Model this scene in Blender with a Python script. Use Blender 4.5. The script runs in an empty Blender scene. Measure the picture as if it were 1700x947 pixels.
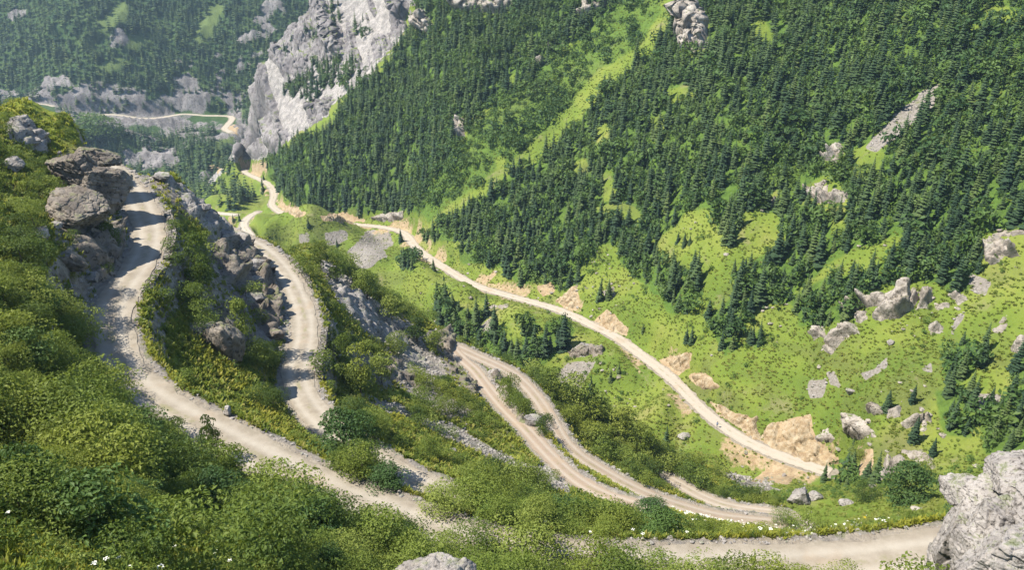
import bpy, math, random, time
import numpy as np
T0 = time.time()
random.seed(7)
RNG = np.random.default_rng(7)
C = bpy.context.scene.collection
SC = bpy.context.scene

# ------------------------------------------------------------------ camera
FPX, CX, CY = 1350.0, 850.0, 473.5          # photograph pixels
PITCH = math.radians(25.0)
SP, CP = math.sin(PITCH), math.cos(PITCH)

def ray(u, v):
    a = (np.asarray(u, float) - CX) / FPX
    b = -(np.asarray(v, float) - CY) / FPX
    x = a; y = CP + b * SP; z = -SP + b * CP
    return x, y, z

def at_z(u, v, z):
    x, y, dz = ray(u, v)
    t = z / dz
    return np.array([x * t, y * t, z + 0 * t])

def at_h(u, v, h):
    x, y, dz = ray(u, v)
    t = h / math.hypot(x, y)
    return np.array([x * t, y * t, dz * t])

def project(x, y, z):
    f = y * CP - z * SP
    b = y * SP + z * CP
    f = np.where(f > 0.01, f, 0.01)
    return CX + FPX * x / f, CY - FPX * b / f, f

# ------------------------------------------------------------------ noise
def _hash(ix, iy, iz, s):
    n = (ix.astype(np.int64) * 374761393 + iy.astype(np.int64) * 668265263 + iz.astype(np.int64) * 2147483647 + s * 974634777) & 0xffffffff
    n = ((n ^ (n >> 13)) * 1274126177) & 0xffffffff
    n = (n ^ (n >> 16))
    return n

def vnoise(x, y, z=None, s=0):
    """smooth value noise in -1..1"""
    x = np.asarray(x, np.float64); y = np.asarray(y, np.float64)
    if z is None:
        ix = np.floor(x); iy = np.floor(y); fx = x - ix; fy = y - iy
        ix = ix.astype(np.int64); iy = iy.astype(np.int64); zz = np.zeros_like(ix)
        ux = fx * fx * fx * (fx * (fx * 6 - 15) + 10); uy = fy * fy * fy * (fy * (fy * 6 - 15) + 10)
        g = lambda a, b: _hash(ix + a, iy + b, zz, s) / 2147483648.0 - 1.0
        return (g(0, 0) * (1 - ux) + g(1, 0) * ux) * (1 - uy) + (g(0, 1) * (1 - ux) + g(1, 1) * ux) * uy
    z = np.asarray(z, np.float64)
    ix = np.floor(x); iy = np.floor(y); iz = np.floor(z); fx = x - ix; fy = y - iy; fz = z - iz
    ix = ix.astype(np.int64); iy = iy.astype(np.int64); iz = iz.astype(np.int64)
    ux = fx * fx * (3 - 2 * fx); uy = fy * fy * (3 - 2 * fy); uz = fz * fz * (3 - 2 * fz)
    g = lambda a, b, c: _hash(ix + a, iy + b, iz + c, s) / 2147483648.0 - 1.0
    a0 = (g(0, 0, 0) * (1 - ux) + g(1, 0, 0) * ux) * (1 - uy) + (g(0, 1, 0) * (1 - ux) + g(1, 1, 0) * ux) * uy
    a1 = (g(0, 0, 1) * (1 - ux) + g(1, 0, 1) * ux) * (1 - uy) + (g(0, 1, 1) * (1 - ux) + g(1, 1, 1) * ux) * uy
    return a0 * (1 - uz) + a1 * uz

def fbm(x, y, z=None, o=4, s=0, ridged=False):
    t = 0.0; a = 1.0; n = 0.0
    for k in range(o):
        v = vnoise(x * 2**k + 17.3 * k, y * 2**k - 9.1 * k, None if z is None else z * 2**k + 4.7 * k, s + k)
        if ridged: v = 1 - 2 * np.abs(v)
        t = t + a * v; n += a; a *= 0.5
    return t / n

def sstep(a, b, x):
    t = np.clip((x - a) / (b - a), 0, 1)
    return t * t * (3 - 2 * t)

# ------------------------------------------------------------------ roads (photo pixel, height) -> world polylines
ROADS = {
 'A': dict(w=4.3, sh=1.0, pts=[(172,276,-42.3),(196,292,-42.4),(215,312,-42.5),(236,345,-42.5),(247,380,-42.5),(247,405,-42.5),(232,440,-42.8),(206,475,-43),(188,510,-43),(183,545,-43),(192,585,-43),(216,630,-43),(262,670,-43),(330,706,-43),(400,744,-43.2),(470,780,-43.4),(540,815,-43.7),(620,847,-44),(690,872,-44),(745,897,-44),(850,922,-44),(940,934,-44),(1040,942,-44),(1200,942,-44),(1350,938,-44),(1450,931,-43.6),(1540,920,-43.2),(1640,905,-42.8)]),
 'B': dict(w=4.0, sh=1.2, pts=[(352,372,-62),(386,391,-62),(418,404,-62),(444,421,-61.7),(466,444,-61.4),(484,470,-61),(497,500,-61),(506,530,-60.5),(506,560,-60),(499,590,-60),(493,620,-60),(500,655,-60),(520,685,-59.5),(548,711,-59),(585,740,-58.6),(625,768,-58.2),(672,796,-57.8),(718,815,-57.5),(748,826,-57.4)]),
 'C': dict(w=2.9, sh=0.5, pts=[(752,581,-88.5),(770,600,-88.5),(786,613,-88),(803,635,-87.5),(828,667,-86.5),(871,711,-84),(913,757,-80.5),(958,798,-77),(1004,824,-75),(1057,841,-73),(1075,848,-72.5)]),
 'D': dict(w=3.1, sh=0.6, pts=[(758,577,-88.6),(785,590,-89),(812,602,-89.3),(844,617,-89.8),(879,647,-90.5),(896,668,-91),(913,695,-91.7),(943,743,-93),(989,777,-94),(1027,799,-94.6),(1080,825,-95.5),(1137,844,-96.5),(1190,859,-97),(1263,867,-97.5),(1340,877,-98)]),
 'E': dict(w=2.9, sh=0.4, pts=[(1110,795,-106.5),(1140,812,-105),(1165,826,-104),(1202,840,-102.5),(1250,849,-101),(1296,853,-100),(1325,862,-99),(1340,874,-98.2)]),
 'F': dict(w=3.9, sh=0.5, pts=[(1378,786,-119.7),(1356,779,-120),(1310,763,-120.3),(1272,750,-120.6),(1234,732,-121),(1199,710,-121.5),(1165,683,-122),(1134,648,-122.5),(1107,621,-123),(1073,597,-124),(1050,580,-124.5),(1025,560,-125),(984,542,-126.5),(950,523,-127.5),(916,511,-128.5),(869,498,-130),(832,488,-131),(791,476,-132.5),(748,451,-134.5),(710,427,-137),(690,411,-138.5),(680,397,-140),(672,386,-141),(649,380,-142.5),(618,375,-145),(591,373,-147),(552,371,-150),(512,366,-153),(486,361,-155),(462,351,-157),(450,340,-159),(455,326,-161.5),(450,311,-164),(441,303,-166),(420,293,-169),(406,286,-171),(406,281,-172.5),(416,281,-174),(433,287,-175),(452,295,-176)]),
 'G': dict(w=4.2, sh=0.4, pts=[(428,352,-163),(416,358,-160),(407,366,-158),(404,374,-156),(410,384,-153),(416,392,-151)]),
 'G2': dict(w=4.2, sh=0.4, pts=[(332,350,-168),(352,353,-166.5),(372,355,-165),(392,357,-163)]),
 'H': dict(w=6.0, sh=0.5, hp=[(40,170,958),(92,177,948),(115,189,938),(152,192,934),(189,190,934),(216,194,930),(233,197,927),(270,195,928),(304,189,934),(338,192,930),(382,193,926),(377,208,885),(372,214,862),(384,220,838)]),
}
def catmull(P, step):
    P = np.asarray(P); out = []
    Q = np.vstack([2 * P[0] - P[1], P, 2 * P[-1] - P[-2]])
    for i in range(1, len(Q) - 2):
        L = np.linalg.norm(Q[i + 1] - Q[i]); n = max(2, int(L / step))
        for k in range(n):
            t = k / n
            # centripetal-ish: plain catmull with halved tangents
            a, b, c, d = Q[i - 1], Q[i], Q[i + 1], Q[i + 2]
            la = np.linalg.norm(b - a) + 1e-6; lc = np.linalg.norm(d - c) + 1e-6
            m1 = 0.5 * ((c - b) / L + (b - a) / la) * L; m2 = 0.5 * ((d - c) / lc + (c - b) / L) * L
            t2, t3 = t * t, t * t * t
            out.append((2*t3-3*t2+1)*b + (t3-2*t2+t)*m1 + (-2*t3+3*t2)*c + (t3-t2)*m2)
    out.append(Q[-2]); return np.array(out)
ROADS['H']['pts'] = [(u, v, float(at_h(u, v, h)[2])) for u, v, h in ROADS['H']['hp']]
for k, r in ROADS.items():
    r['poly'] = catmull([at_z(u, v, z) for u, v, z in r['pts']], 1.0 if k in 'ABCDE' else 3.0)
    p = r['poly'].copy()                                  # ease the gradient
    for _ in range(6):
        p[1:-1] = 0.5 * p[1:-1] + 0.25 * (p[:-2] + p[2:])
    r['poly'] = p

# ------------------------------------------------------------------ terrain control points
CTRL = []            # (x, y, z)
def cz(*L):
    for u, v, z in L: CTRL.append(at_z(u, v, z))
def ch(*L):
    for u, v, h in L: CTRL.append(at_h(u, v, h))
def cx(*L):
    for x, y, z in L: CTRL.append(np.array([x, y, z], float))
for k, r in ROADS.items():
    P = r['poly']; step = {'A': 7, 'B': 8, 'C': 9, 'D': 9, 'E': 9, 'F': 9, 'G': 12, 'G2': 12, 'H': 22}[k]
    CTRL += list(P[::step])
# the slope under and around the camera
cx((0,1.5,-2.6),(-2.5,1.2,-2.6),(3,2,-4),(0,6,-9),(-5,5,-7.5),(8,6,-12),(-12,10,-13),(0,15,-20),(12,14,-22),(0,28,-33),(20,26,-35),(-27,14,-12),(32,24,-34),(50,34,-38))
cz((0,940,-15),(150,940,-18.5),(300,940,-24),(450,945,-30),(600,940,-36),(725,947,-39),(870,950,-42))
cz((0,870,-18.5),(120,870,-22.5),(0,800,-22),(100,800,-26.5),(220,800,-33),(150,730,-34),(360,850,-38),(500,880,-41),(620,905,-42.3))
cz((0,650,-29.5),(100,650,-34),(190,690,-39),(60,580,-34.5),(0,570,-31.5),(0,500,-33),(80,500,-37.5),(120,560,-38.5),(135,500,-40),(0,400,-33),(80,400,-36),(120,420,-38.5),(0,300,-32),(70,300,-34),(115,330,-37.5))
cz((0,220,-30),(70,230,-33),(120,208,-33),(165,235,-36),(0,178,-29),(60,186,-30.8))
cz((-150,170,-23),(-300,150,-18),(-300,300,-21),(-300,500,-22),(-300,700,-19),(-150,800,-17),(-600,300,-8),(-600,600,-9),(-150,600,-26),(-150,400,-28))
# behind the left crest, down into the far valley (hidden)
for u in (-300, 0, 120, 230):
    x, y, _ = ray(u, 200); n = math.hypot(x, y); x /= n; y /= n
    for h, z in ((160, -62), (200, -90), (300, -150), (420, -205), (560, -235), (700, -250)):
        k = 1.0 if u > 0 else 1.1
        cx((x*h*k, y*h*k, z))
# A - B spur
cz((290,300,-45),(330,345,-50),(350,370,-55),(300,360,-46.5),(285,420,-44),(330,440,-50),(380,430,-55),(420,470,-59),(330,520,-50),(400,540,-57),(440,590,-59),(260,540,-45.5),(330,610,-50),(420,660,-54),(300,650,-47),(470,720,-53),(560,780,-52.5),(650,825,-52),(240,300,-43.5),(265,330,-44),(310,410,-46.5))
# between B and C
cz((860,860,-58),(1000,884,-59.5),(1200,899,-61.5),(1120,862,-71),(1350,905,-64),(1250,880,-75))
cz((560,560,-65),(545,500,-66),(520,440,-67),(500,410,-70),(560,660,-64),(600,520,-74),(600,620,-71),(660,560,-82),(700,600,-85.5),(735,580,-87.5),(740,640,-83),(660,690,-70),(760,720,-77),(840,770,-76),(700,760,-65),(800,820,-65),(900,830,-68),(960,860,-64))
# crest of the spur under B seen against the valley
cz((545,425,-74),(590,455,-80),(640,495,-84),(700,530,-87),(738,556,-90))
# between C and D
cz((840,640,-89),(880,700,-88),(930,760,-86.5),(1000,800,-85.5),(1080,843,-85))
# below D: slope and its crest
cz((900,650,-93),(960,700,-98),(1000,730,-101),(1050,770,-102),(1100,800,-103.5),(890,635,-94),(960,670,-101),(1030,715,-107),(1090,755,-110),(1140,785,-110),(1180,812,-107),(1220,835,-103.5))
# valley head at the right
cz((1340,835,-103),(1420,830,-102),(1500,830,-98),(1550,780,-104),(1450,870,-92),(1540,860,-84),(1400,890,-75),(1300,800,-121),(1250,795,-123.5),(1200,788,-126))
cx((75,52,-40),(95,70,-46),(130,90,-50),(110,40,-36))
# foot of the near slopes / stream (hidden), seen by az at pixel u
for u, h, z in ((1130,172,-127),(1060,192,-131),(980,205,-135),(900,212,-140),(820,225,-146),(760,240,-151),(700,270,-158),(640,300,-164),(560,330,-172),(480,360,-180),(420,400,-190),(360,450,-205),
                (1130,158,-121),(1060,172,-122),(980,180,-122),(900,180,-120),(820,185,-116),(760,190,-112),(700,205,-115),(640,220,-118),(560,225,-115),(480,235,-112),(420,240,-108),(330,230,-95),(420,180,-80),(330,165,-66)):
    x, y, _ = ray(u, 500); n = math.hypot(x, y); cx((x/n*h, y/n*h, z))
# ground under F, seen
ch((1190,760,165),(1120,720,182),(1100,680,188),(1040,640,205),(980,640,207),(900,600,222),(850,560,236),(800,510,260),(740,500,268),(680,470,300),(620,420,340),(600,450,325),(560,400,355),(500,400,360),(440,390,375),(430,330,480),(380,330,500),(400,315,525))
# opposite slope
Fp = ROADS['F']['poly']
Fu, Fv, _ = project(Fp[:, 0], Fp[:, 1], Fp[:, 2])
def upslope(u, h0, z0, vs, a1=0.38, a2=0.52, k=30):
    for v in vs:
        x, y, dz = ray(u, v); q = dz / math.hypot(x, y)
        h = h0
        h = (z0 - a1 * h0) / (q - a1)
        if h - h0 > k:
            h = (z0 + a1 * k - a2 * (h0 + k)) / (q - a2)
        if h > h0 + 3: ch((u, v, h))
for u, vs in ((560,(340,)),(640,(350,)),(700,(380,340,290,240,190,140,90,40,-40,-150)),(780,(430,380,330,270,210,150,90,30,-60,-200)),(870,(460,420,360,300,240,170,100,30,-60,-200)),(980,(500,460,400,330,260,180,100,30,-60,-200)),(1090,(570,520,450,380,300,220,140,60,-30,-180)),(1200,(680,620,550,470,390,310,220,130,40,-60,-200)),(1320,(740,680,610,540,460,370,280,190,100,0,-120))):
    i = int(np.argmin(np.abs(Fu - u) + (Fv < 300) * 999))
    upslope(u, math.hypot(Fp[i,0], Fp[i,1]), Fp[i,2], vs)
for u, h0, z0, vs in ((1430,150,-114,(720,650,580,500,420,330,240,150,50,-60)),(1550,150,-108,(700,640,570,490,410,320,230,140,40,-60)),(1700,150,-100,(680,620,550,470,390,300,210,120,20,-80)),(1900,150,-90,(650,550,450,350,250,150,50))):
    upslope(u, h0, z0, vs, 0.34, 0.5, 40)
# the grey buttress
ch((400,262,585),(395,240,600),(405,200,602),(425,140,606),(448,100,610),(475,60,615),(530,2,622),(570,-60,630),
   (450,240,540),(470,180,560),(500,120,572),(540,60,580),(590,0,590),(600,-80,600),(480,222,520),(550,165,500),(620,125,480),(600,80,530),(640,40,530),(660,0,530),(560,200,470),(640,200,440),(690,80,470),(700,20,480),(620,270,415),(530,280,440),(480,290,470),(455,270,510))
# behind the buttress
for u, L in ((420,((680,-215),(800,-235),(900,-200))),(470,((680,-190),(760,-225),(880,-200))),(540,((690,-150),(780,-200),(900,-170))),(620,((700,-60),(800,-80),(950,-60)))):
    x, y, _ = ray(u, 100); n = math.hypot(x, y)
    for h, z in L: cx((x/n*h, y/n*h, z))
# far mountain
for u, s in ((-300,1.12),(-100,1.08),(40,1.05),(150,1.0),(250,1.0),(340,1.0),(420,1.0),(480,1.0)):
    ch((u,150,s*955),(u,105,s*990),(u,60,s*1028),(u,10,s*1074),(u,-60,s*1135),(u,-140,s*1230),(u,-260,s*1450),(u,-330,s*1900),(u,-350,s*2500))
ch((100,215,880),(180,225,868),(240,240,850),(300,235,860),(350,225,860),(260,280,800),(320,290,760),(380,255,800),(330,315,640),(370,285,640),(390,300,590))
for u in (600, 750, 900, 1050, 1200, 1350, 1500, 1700, 1900):
    ch((u,-420,900),(u,-430,1400),(u,-430,2500))

CTRL = np.array(CTRL)
def warp(x, y):
    return np.arctan2(x, y), np.log(np.hypot(x, y))
ca, cl = warp(CTRL[:, 0], CTRL[:, 1])
cq = CTRL[:, 2] / np.hypot(CTRL[:, 0], CTRL[:, 1])
# drop near-duplicate control points
keep = []
for i in range(len(ca)):
    if all((ca[i]-ca[j])**2 + (0.6*(cl[i]-cl[j]))**2 > 0.007**2 for j in keep): keep.append(i)
ca, cl, cq = ca[keep], cl[keep], cq[keep]
def kern(a0, l0, a1, l1):
    d2 = (a0[:, None] - a1[None])**2 + (0.6 * (l0[:, None] - l1[None]))**2
    return 0.5 * d2 * np.log(d2 + 1e-12)
n = len(ca)
A = np.zeros((n + 3, n + 3))
A[:n, :n] = kern(ca, cl, ca, cl) + np.eye(n) * 1e-5
A[:n, n] = 1; A[:n, n+1] = ca; A[:n, n+2] = cl
A[n:, :n] = A[:n, n:].T
W = np.linalg.solve(A, np.concatenate([cq, np.zeros(3)]))
print('control points', n)

# ------------------------------------------------------------------ polar terrain grid
NA = 1300
AZ = np.radians(np.linspace(-54, 54, NA))
LR = np.concatenate([np.linspace(math.log(1.2), math.log(25), 110, endpoint=False), np.linspace(math.log(25), math.log(160), 430, endpoint=False),
                     np.linspace(math.log(160), math.log(700), 560, endpoint=False), np.linspace(math.log(700), math.log(1350), 250, endpoint=False), np.linspace(math.log(1350), math.log(2600), 50)])
NR = len(LR)
# thin-plate field on a coarse grid, then bicubic-ish upsampling
ka = np.radians(np.linspace(-54.5, 54.5, 330)); kl = np.linspace(math.log(1.1), math.log(2700), 420)
GA, GL = np.meshgrid(ka, kl, indexing='ij')
q = np.empty(GA.size); fa = GA.ravel(); fl = GL.ravel()
for i in range(0, fa.size, 20000):
    s = slice(i, i + 20000)
    q[s] = kern(fa[s], fl[s], ca, cl) @ W[:n] + W[n] + W[n+1] * fa[s] + W[n+2] * fl[s]
QC = q.reshape(GA.shape)
def cubic_idx(t, N):
    i = np.clip(np.floor(t).astype(int), 1, N - 3); f = t - i
    w = np.stack([-0.5*f + f*f - 0.5*f**3, 1 - 2.5*f*f + 1.5*f**3, 0.5*f + 2*f*f - 1.5*f**3, -0.5*f*f + 0.5*f**3])
    return i, w
def base_grid(AZ, LR):
    ia, wa = cubic_idx((AZ - ka[0]) / (ka[1] - ka[0]), len(ka)); il, wl = cubic_idx((LR - kl[0]) / (kl[1] - kl[0]), len(kl))
    M = sum(wa[k][:, None] * QC[ia + k - 1] for k in range(4))
    return sum(wl[k][None] * M[:, il + k - 1] for k in range(4))
Q = base_grid(AZ, LR)                              # NA x NR
R = np.exp(LR)[None] * np.ones((NA, 1))
X = np.sin(AZ)[:, None] * R; Y = np.cos(AZ)[:, None] * R
Z = Q * R
print('tps', time.time() - T0)
# ------------------------------------------------------------------ distance to roads on the grid
RD = np.full(X.shape, 1e9); RZ = np.zeros(X.shape); RW = np.zeros(X.shape); RS = np.zeros(X.shape); RK = np.zeros(X.shape, np.int8)
RNAMES = list(ROADS)
def mark_road(ki, key, reach):
    P = ROADS[key]['poly']; hw = ROADS[key]['w'] / 2
    for a, b in zip(P[:-1], P[1:]):
        xs = np.array([a[0], b[0]]); ys = np.array([a[1], b[1]])
        azs = np.arctan2(xs, ys); rs = np.hypot(xs, ys)
        pad = reach / rs.min()
        i0, i1 = np.searchsorted(AZ, [azs.min() - pad, azs.max() + pad])
        j0, j1 = np.searchsorted(LR, [math.log(max(rs.min() - reach, 1.3)), math.log(rs.max() + reach)])
        if i1 <= i0 or j1 <= j0: continue
        sx = X[i0:i1, j0:j1]; sy = Y[i0:i1, j0:j1]
        d = (b - a)[:2]; L2 = d @ d + 1e-9
        t = np.clip(((sx - a[0]) * d[0] + (sy - a[1]) * d[1]) / L2, 0, 1)
        ex = sx - a[0] - t * d[0]; ey = sy - a[1] - t * d[1]
        dist = np.hypot(ex, ey) - hw
        m = dist < RD[i0:i1, j0:j1]
        RD[i0:i1, j0:j1][m] = dist[m]
        RZ[i0:i1, j0:j1][m] = (a[2] + t * (b[2] - a[2]))[m]
        RK[i0:i1, j0:j1][m] = ki
for ki, key in enumerate(RNAMES):
    mark_road(ki, key, 95 if key == 'H' else 16 if key in ('F', 'G', 'G2') else 11)
U, V, F_ = project(X, Y, Z)

# near / far side of the valley: along each bearing the stream stands at a known distance
_su = np.array([-400, 230, 330, 420, 480, 560, 640, 700, 760, 820, 900, 980, 1060, 1130, 1200, 1260, 1320, 1400, 1480, 1560, 1700, 2200])
_sh = np.array([330, 330, 330, 310, 300, 270, 255, 235, 215, 200, 193, 188, 180, 165, 157, 148, 138, 125, 112, 100, 88, 70])
_saz = np.arctan((_su - CX) / FPX / (CP + 0 * _su))
STREAM = np.interp(AZ, _saz, _sh)
OPP = R > STREAM[:, None]
FAR = R > 640

# ------------------------------------------------------------------ relief noise
def wob(x, y, L, s): return vnoise(x / L, y / L, None, s)
away = sstep(0.5, 9, RD)
nz = 0.9 * fbm(X / 14, Y / 14, None, 3, 11) + 0.28 * fbm(X / 2.6, Y / 2.6, None, 3, 23, True)
oz = 3.2 * fbm(X / 55 + 3, Y / 55, None, 3, 31, True) + 1.2 * fbm(X / 12, Y / 12, None, 3, 37)
fz = 20 * fbm(X / 210, Y / 210, None, 4, 41, True) + 7 * fbm(X / 40, Y / 40, None, 3, 43, True)
kf = sstep(600, 800, R); ko = np.where(OPP, 1.0, 0.0)
amp = nz * (1 - ko) + (oz * ko) * (1 - kf) + fz * kf * sstep(0, 90, np.where(RD < 1e8, RD, 90))
amp = amp * sstep(4, 30, R)
# a path or cut stays calm next to a road
Z = Z + amp * np.where(RD < 1e8, away, 1)
# carve / fill the road bed
fo = np.where(OPP, np.where(R > 640, 12.0, 4.5), 2.6)
w = 1 - sstep(0.9, 1.0, 0) * 0
w = 1 - sstep(0.7, 0.7 + fo, RD)
Z = np.where(RD < 1e8, Z * (1 - w) + (RZ - 0.06) * w, Z)
U, V, F_ = project(X, Y, Z)

# ------------------------------------------------------------------ polygons traced on the ground
def poly_sd(u, v, P):
    """signed distance in photo pixels, positive inside"""
    P = np.asarray(P, float); d = np.full(u.shape, 1e18); ins = np.zeros(u.shape, bool)
    for (ax, ay), (bx, by) in zip(P, np.roll(P, -1, 0)):
        ex, ey = bx - ax, by - ay; wx, wy = u - ax, v - ay
        t = np.clip((wx * ex + wy * ey) / (ex * ex + ey * ey + 1e-9), 0, 1)
        d = np.minimum(d, (wx - ex * t)**2 + (wy - ey * t)**2)
        c = ((ay > v) != (by > v)) & (u < (bx - ax) * (v - ay) / (by - ay + 1e-12) + ax)
        ins ^= c
    return np.where(ins, 1, -1) * np.sqrt(d)
def paint(polys, region, soft=5.0, rag=5.0, s=0):
    """0..1 mask over the grid"""
    out = np.zeros(X.shape, np.float32)
    nu = fbm(X / 9, Y / 9, Z / 9, 3, 60 + s) * rag
    for P in polys:
        Pa = np.array(P, float); m = 14
        sel = region & (U > Pa[:, 0].min() - m) & (U < Pa[:, 0].max() + m) & (V > Pa[:, 1].min() - m) & (V < Pa[:, 1].max() + m) & (F_ > 1)
        if not sel.any(): continue
        d = poly_sd(U[sel], V[sel], Pa) + nu[sel]
        out[sel] = np.maximum(out[sel], sstep(-soft * .5, soft * .5, d))
    return out
SOIL = [
 [(1272,709),(1295,698),(1344,690),(1346,717),(1352,732),(1394,767),(1367,774),(1318,757),(1279,744),(1264,725)],
 [(1180,669),(1218,686),(1256,694),(1258,717),(1279,744),(1249,732),(1218,709),(1195,690)],
 [(1146,627),(1176,623),(1197,644),(1180,652),(1157,637)], [(1092,598),(1146,587),(1142,610),(1126,621),(1107,610)],
 [(987,537),(1008,516),(1045,543),(1038,557),(1011,550)], [(923,500),(957,476),(962,510),(940,516)],
 [(795,462),(822,452),(826,458),(808,473)], [(896,478),(912,470),(916,485),(902,492)], [(462,335),(493,345),(507,355),(496,361),(470,350)],
 [(533,358),(570,354),(607,363),(609,371),(538,367)], [(404,279),(420,272),(441,271),(443,282),(415,280)], [(1425,745),(1450,745),(1445,785),(1428,790)],
 [(1279,776),(1299,769),(1328,782),(1312,808),(1250,798)], [(372,206),(395,212),(395,224),(372,218)], [(335,275),(365,270),(372,285),(350,290)]]
SCREE = [
 [(610,382),(649,382),(649,406),(633,429),(617,443),(583,456),(580,419),(591,403)], [(918,625),(943,605),(994,597),(986,615),(969,640),(964,648),(936,635)],
 [(1565,133),(1535,150),(1500,185),(1460,215),(1440,245),(1455,252),(1470,240),(1500,222),(1530,195),(1555,165)],
 [(1425,618),(1451,612),(1474,591),(1472,610),(1455,625),(1436,635)], [(1348,637),(1371,633),(1363,660),(1346,662)], [(1375,621),(1385,617),(1392,640),(1380,637)],
 [(1601,522),(1585,553),(1574,568),(1578,548),(1591,522)], [(1608,454),(1641,472),(1635,490),(1617,487)], [(1532,614),(1547,599),(1547,618)],
 [(1616,652),(1662,656),(1654,683),(1627,679)], [(1150,772),(1200,783),(1260,798),(1295,815),(1260,820),(1200,800),(1150,785)],
 [(495,390),(512,387),(512,402),(496,402)], [(540,388),(575,383),(580,400),(545,402)], [(800,545),(815,535),(822,552),(812,568)], [(336,50),(345,20),(362,22),(350,60),(325,85)]]
ROCKPATCH = [      # bare rock in the ground itself
 [(372,266),(380,235),(392,190),(412,130),(436,80),(462,45),(490,18),(515,-30),(700,-30),(682,20),(662,70),(640,95),(615,125),(560,165),(540,195),(490,222),(455,258),(430,265)],
 [(946,584),(966,572),(1002,577),(999,587),(948,597)], [(1127,60),(1155,22),(1175,45),(1172,80),(1130,84)],
 [(745,-10),(845,-10),(850,15),(830,22),(755,18)], [(953,19),(978,6),(1019,-8),(1003,13),(969,25)], [(682,41),(704,19),(718,47),(709,55)]]
FARROCK = [
 [(60,165),(75,130),(105,120),(130,150),(128,175),(90,180)], [(270,110),(300,95),(330,130),(350,190),(315,187),(290,150)], [(395,60),(440,0),(480,0),(455,60),(420,110),(395,130)],
 [(90,192),(180,196),(215,200),(200,240),(230,262),(190,240),(120,215)], [(200,210),(250,205),(300,200),(380,200),(340,235),(290,250),(300,280),(240,285),(210,270)],
 [(300,130),(318,100),(322,160),(318,187),(305,187)], [(355,90),(375,80),(372,130),(360,150)], [(180,60),(200,40),(220,75),(190,90)], [(15,10),(45,-5),(40,25),(10,35)],
 [(380,150),(398,150),(392,190),(378,192)], [(330,280),(355,262),(375,280),(355,305),(320,310)], [(0,150),(30,155),(60,172),(0,172)]]
FARGREEN = [[(160,30),(215,0),(215,25),(175,60)], [(170,105),(210,90),(215,110),(165,125)], [(320,60),(345,10),(375,10),(355,50),(330,80)], [(210,60),(250,60),(240,80),(205,85)], [(340,250),(400,205),(400,225),(370,245)], [(185,190),(205,192),(205,208),(185,208)], [(395,195),(405,180),(402,205),(388,215)]]
NEARROCK = [
 [(320,430),(355,385),(400,395),(450,430),(478,500),(482,560),(465,590),(430,600),(385,590),(350,560),(330,520)], [(205,290),(225,272),(260,290),(300,320),(350,372),(395,400),(380,412),(300,340)],
 [(90,250),(200,240),(205,300),(200,440),(150,470),(90,400)], [(120,400),(215,440),(180,490),(150,520),(130,470)], [(20,205),(60,215),(80,245),(50,250),(20,230)],
 [(700,560),(740,545),(760,590),(800,640),(790,660),(740,620)], [(820,600),(840,640),(865,690),(850,690),(825,640)], [(780,815),(840,820),(850,855),(800,850)]]
NEARSCREE = [
 [(545,460),(570,475),(610,505),(650,535),(690,575),(720,620),(700,625),(660,590),(620,550),(585,520)], [(600,655),(680,680),(760,710),(830,750),(900,775),(960,805),(940,815),(880,795),(800,760),(720,720),(640,685)],
 [(560,560),(620,600),(660,640),(640,650),(590,620)], [(530,430),(560,445),(600,480),(650,520),(700,555),(730,590),(745,640),(700,625),(650,585),(600,545),(560,500)], [(640,545),(690,590),(720,640),(760,690),(735,695),(690,650),(650,600)], [(880,760),(920,775),(960,800),(930,800)], [(640,600),(720,650),(790,690),(770,700),(700,670),(640,630)]]
opp = OPP & ~FAR
soil = paint(SOIL, OPP & (R < 1000), 4, 11, 1)
scree = np.maximum(paint(SCREE, OPP & (R < 1000), 5, 12, 2), paint(NEARSCREE, ~OPP, 12, 16, 3))
rock = np.maximum.reduce([paint(ROCKPATCH, opp, 4, 9, 4), paint(FARROCK, FAR | (OPP & (U < 420)), 6, 12, 5), paint(NEARROCK, ~OPP, 14, 12, 6)])
fgreen = paint(FARGREEN, OPP, 5, 8, 7)
# steep ground bares its rock
dzr = np.gradient(Z, axis=1) / np.gradient(R, axis=1); dza = np.gradient(Z, axis=0) / (np.gradient(AZ)[:, None] * R)
SLOPE = np.hypot(dzr, dza)
NXr, NXa = -dzr, -dza
rock = np.maximum(rock, np.where(OPP, sstep(1.5, 2.6, SLOPE) * FAR * .5, sstep(1.15, 1.7, SLOPE) * .8))
rock = np.where(FAR, rock * (0.15 + .85 * sstep(-.22, .18, fbm(X / 22, Y / 22, Z / 16, 4, 79))), rock)
cutbank = np.where((RD < 7) & OPP & (R < 620), sstep(-.05, .3, fbm(X / 11, Y / 11, None, 3, 78)) * (1 - sstep(2.5, 6.5, RD)) * (dzr * 0 + 1), 0)
soil = np.maximum(soil, cutbank * .6)
rock = np.maximum(rock, np.where(FAR & (RD < 44), (1 - sstep(16, 44, RD)) * sstep(-.45, .2, fbm(X / 20, Y / 20, Z / 14, 4, 77)) * .8, 0))
gravel = np.where(RD < 1e8, 1 - sstep(0.1, 1.0, RD + 0.7 * fbm(X / 2.2, Y / 2.2, None, 3, 71)), 0)
# loose spoil along the outer edge of the near tracks
spoil = np.where((RD < 1e8) & ~OPP, 1 - sstep(0.6, 2.2, RD + 0.9 * fbm(X / 1.7, Y / 1.7, None, 3, 75)), 0)
rock *= (1 - gravel)
# extra crags in rock
crag = fbm(X / 5, Y / 5, Z / 5, 4, 81, True)
Z = Z + np.where(OPP, np.where(FAR, 4.0, 2.0), 0.55) * crag * rock * np.where(RD < 1e8, sstep(1, 6, RD), 1)
print('masks', time.time() - T0)
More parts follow.
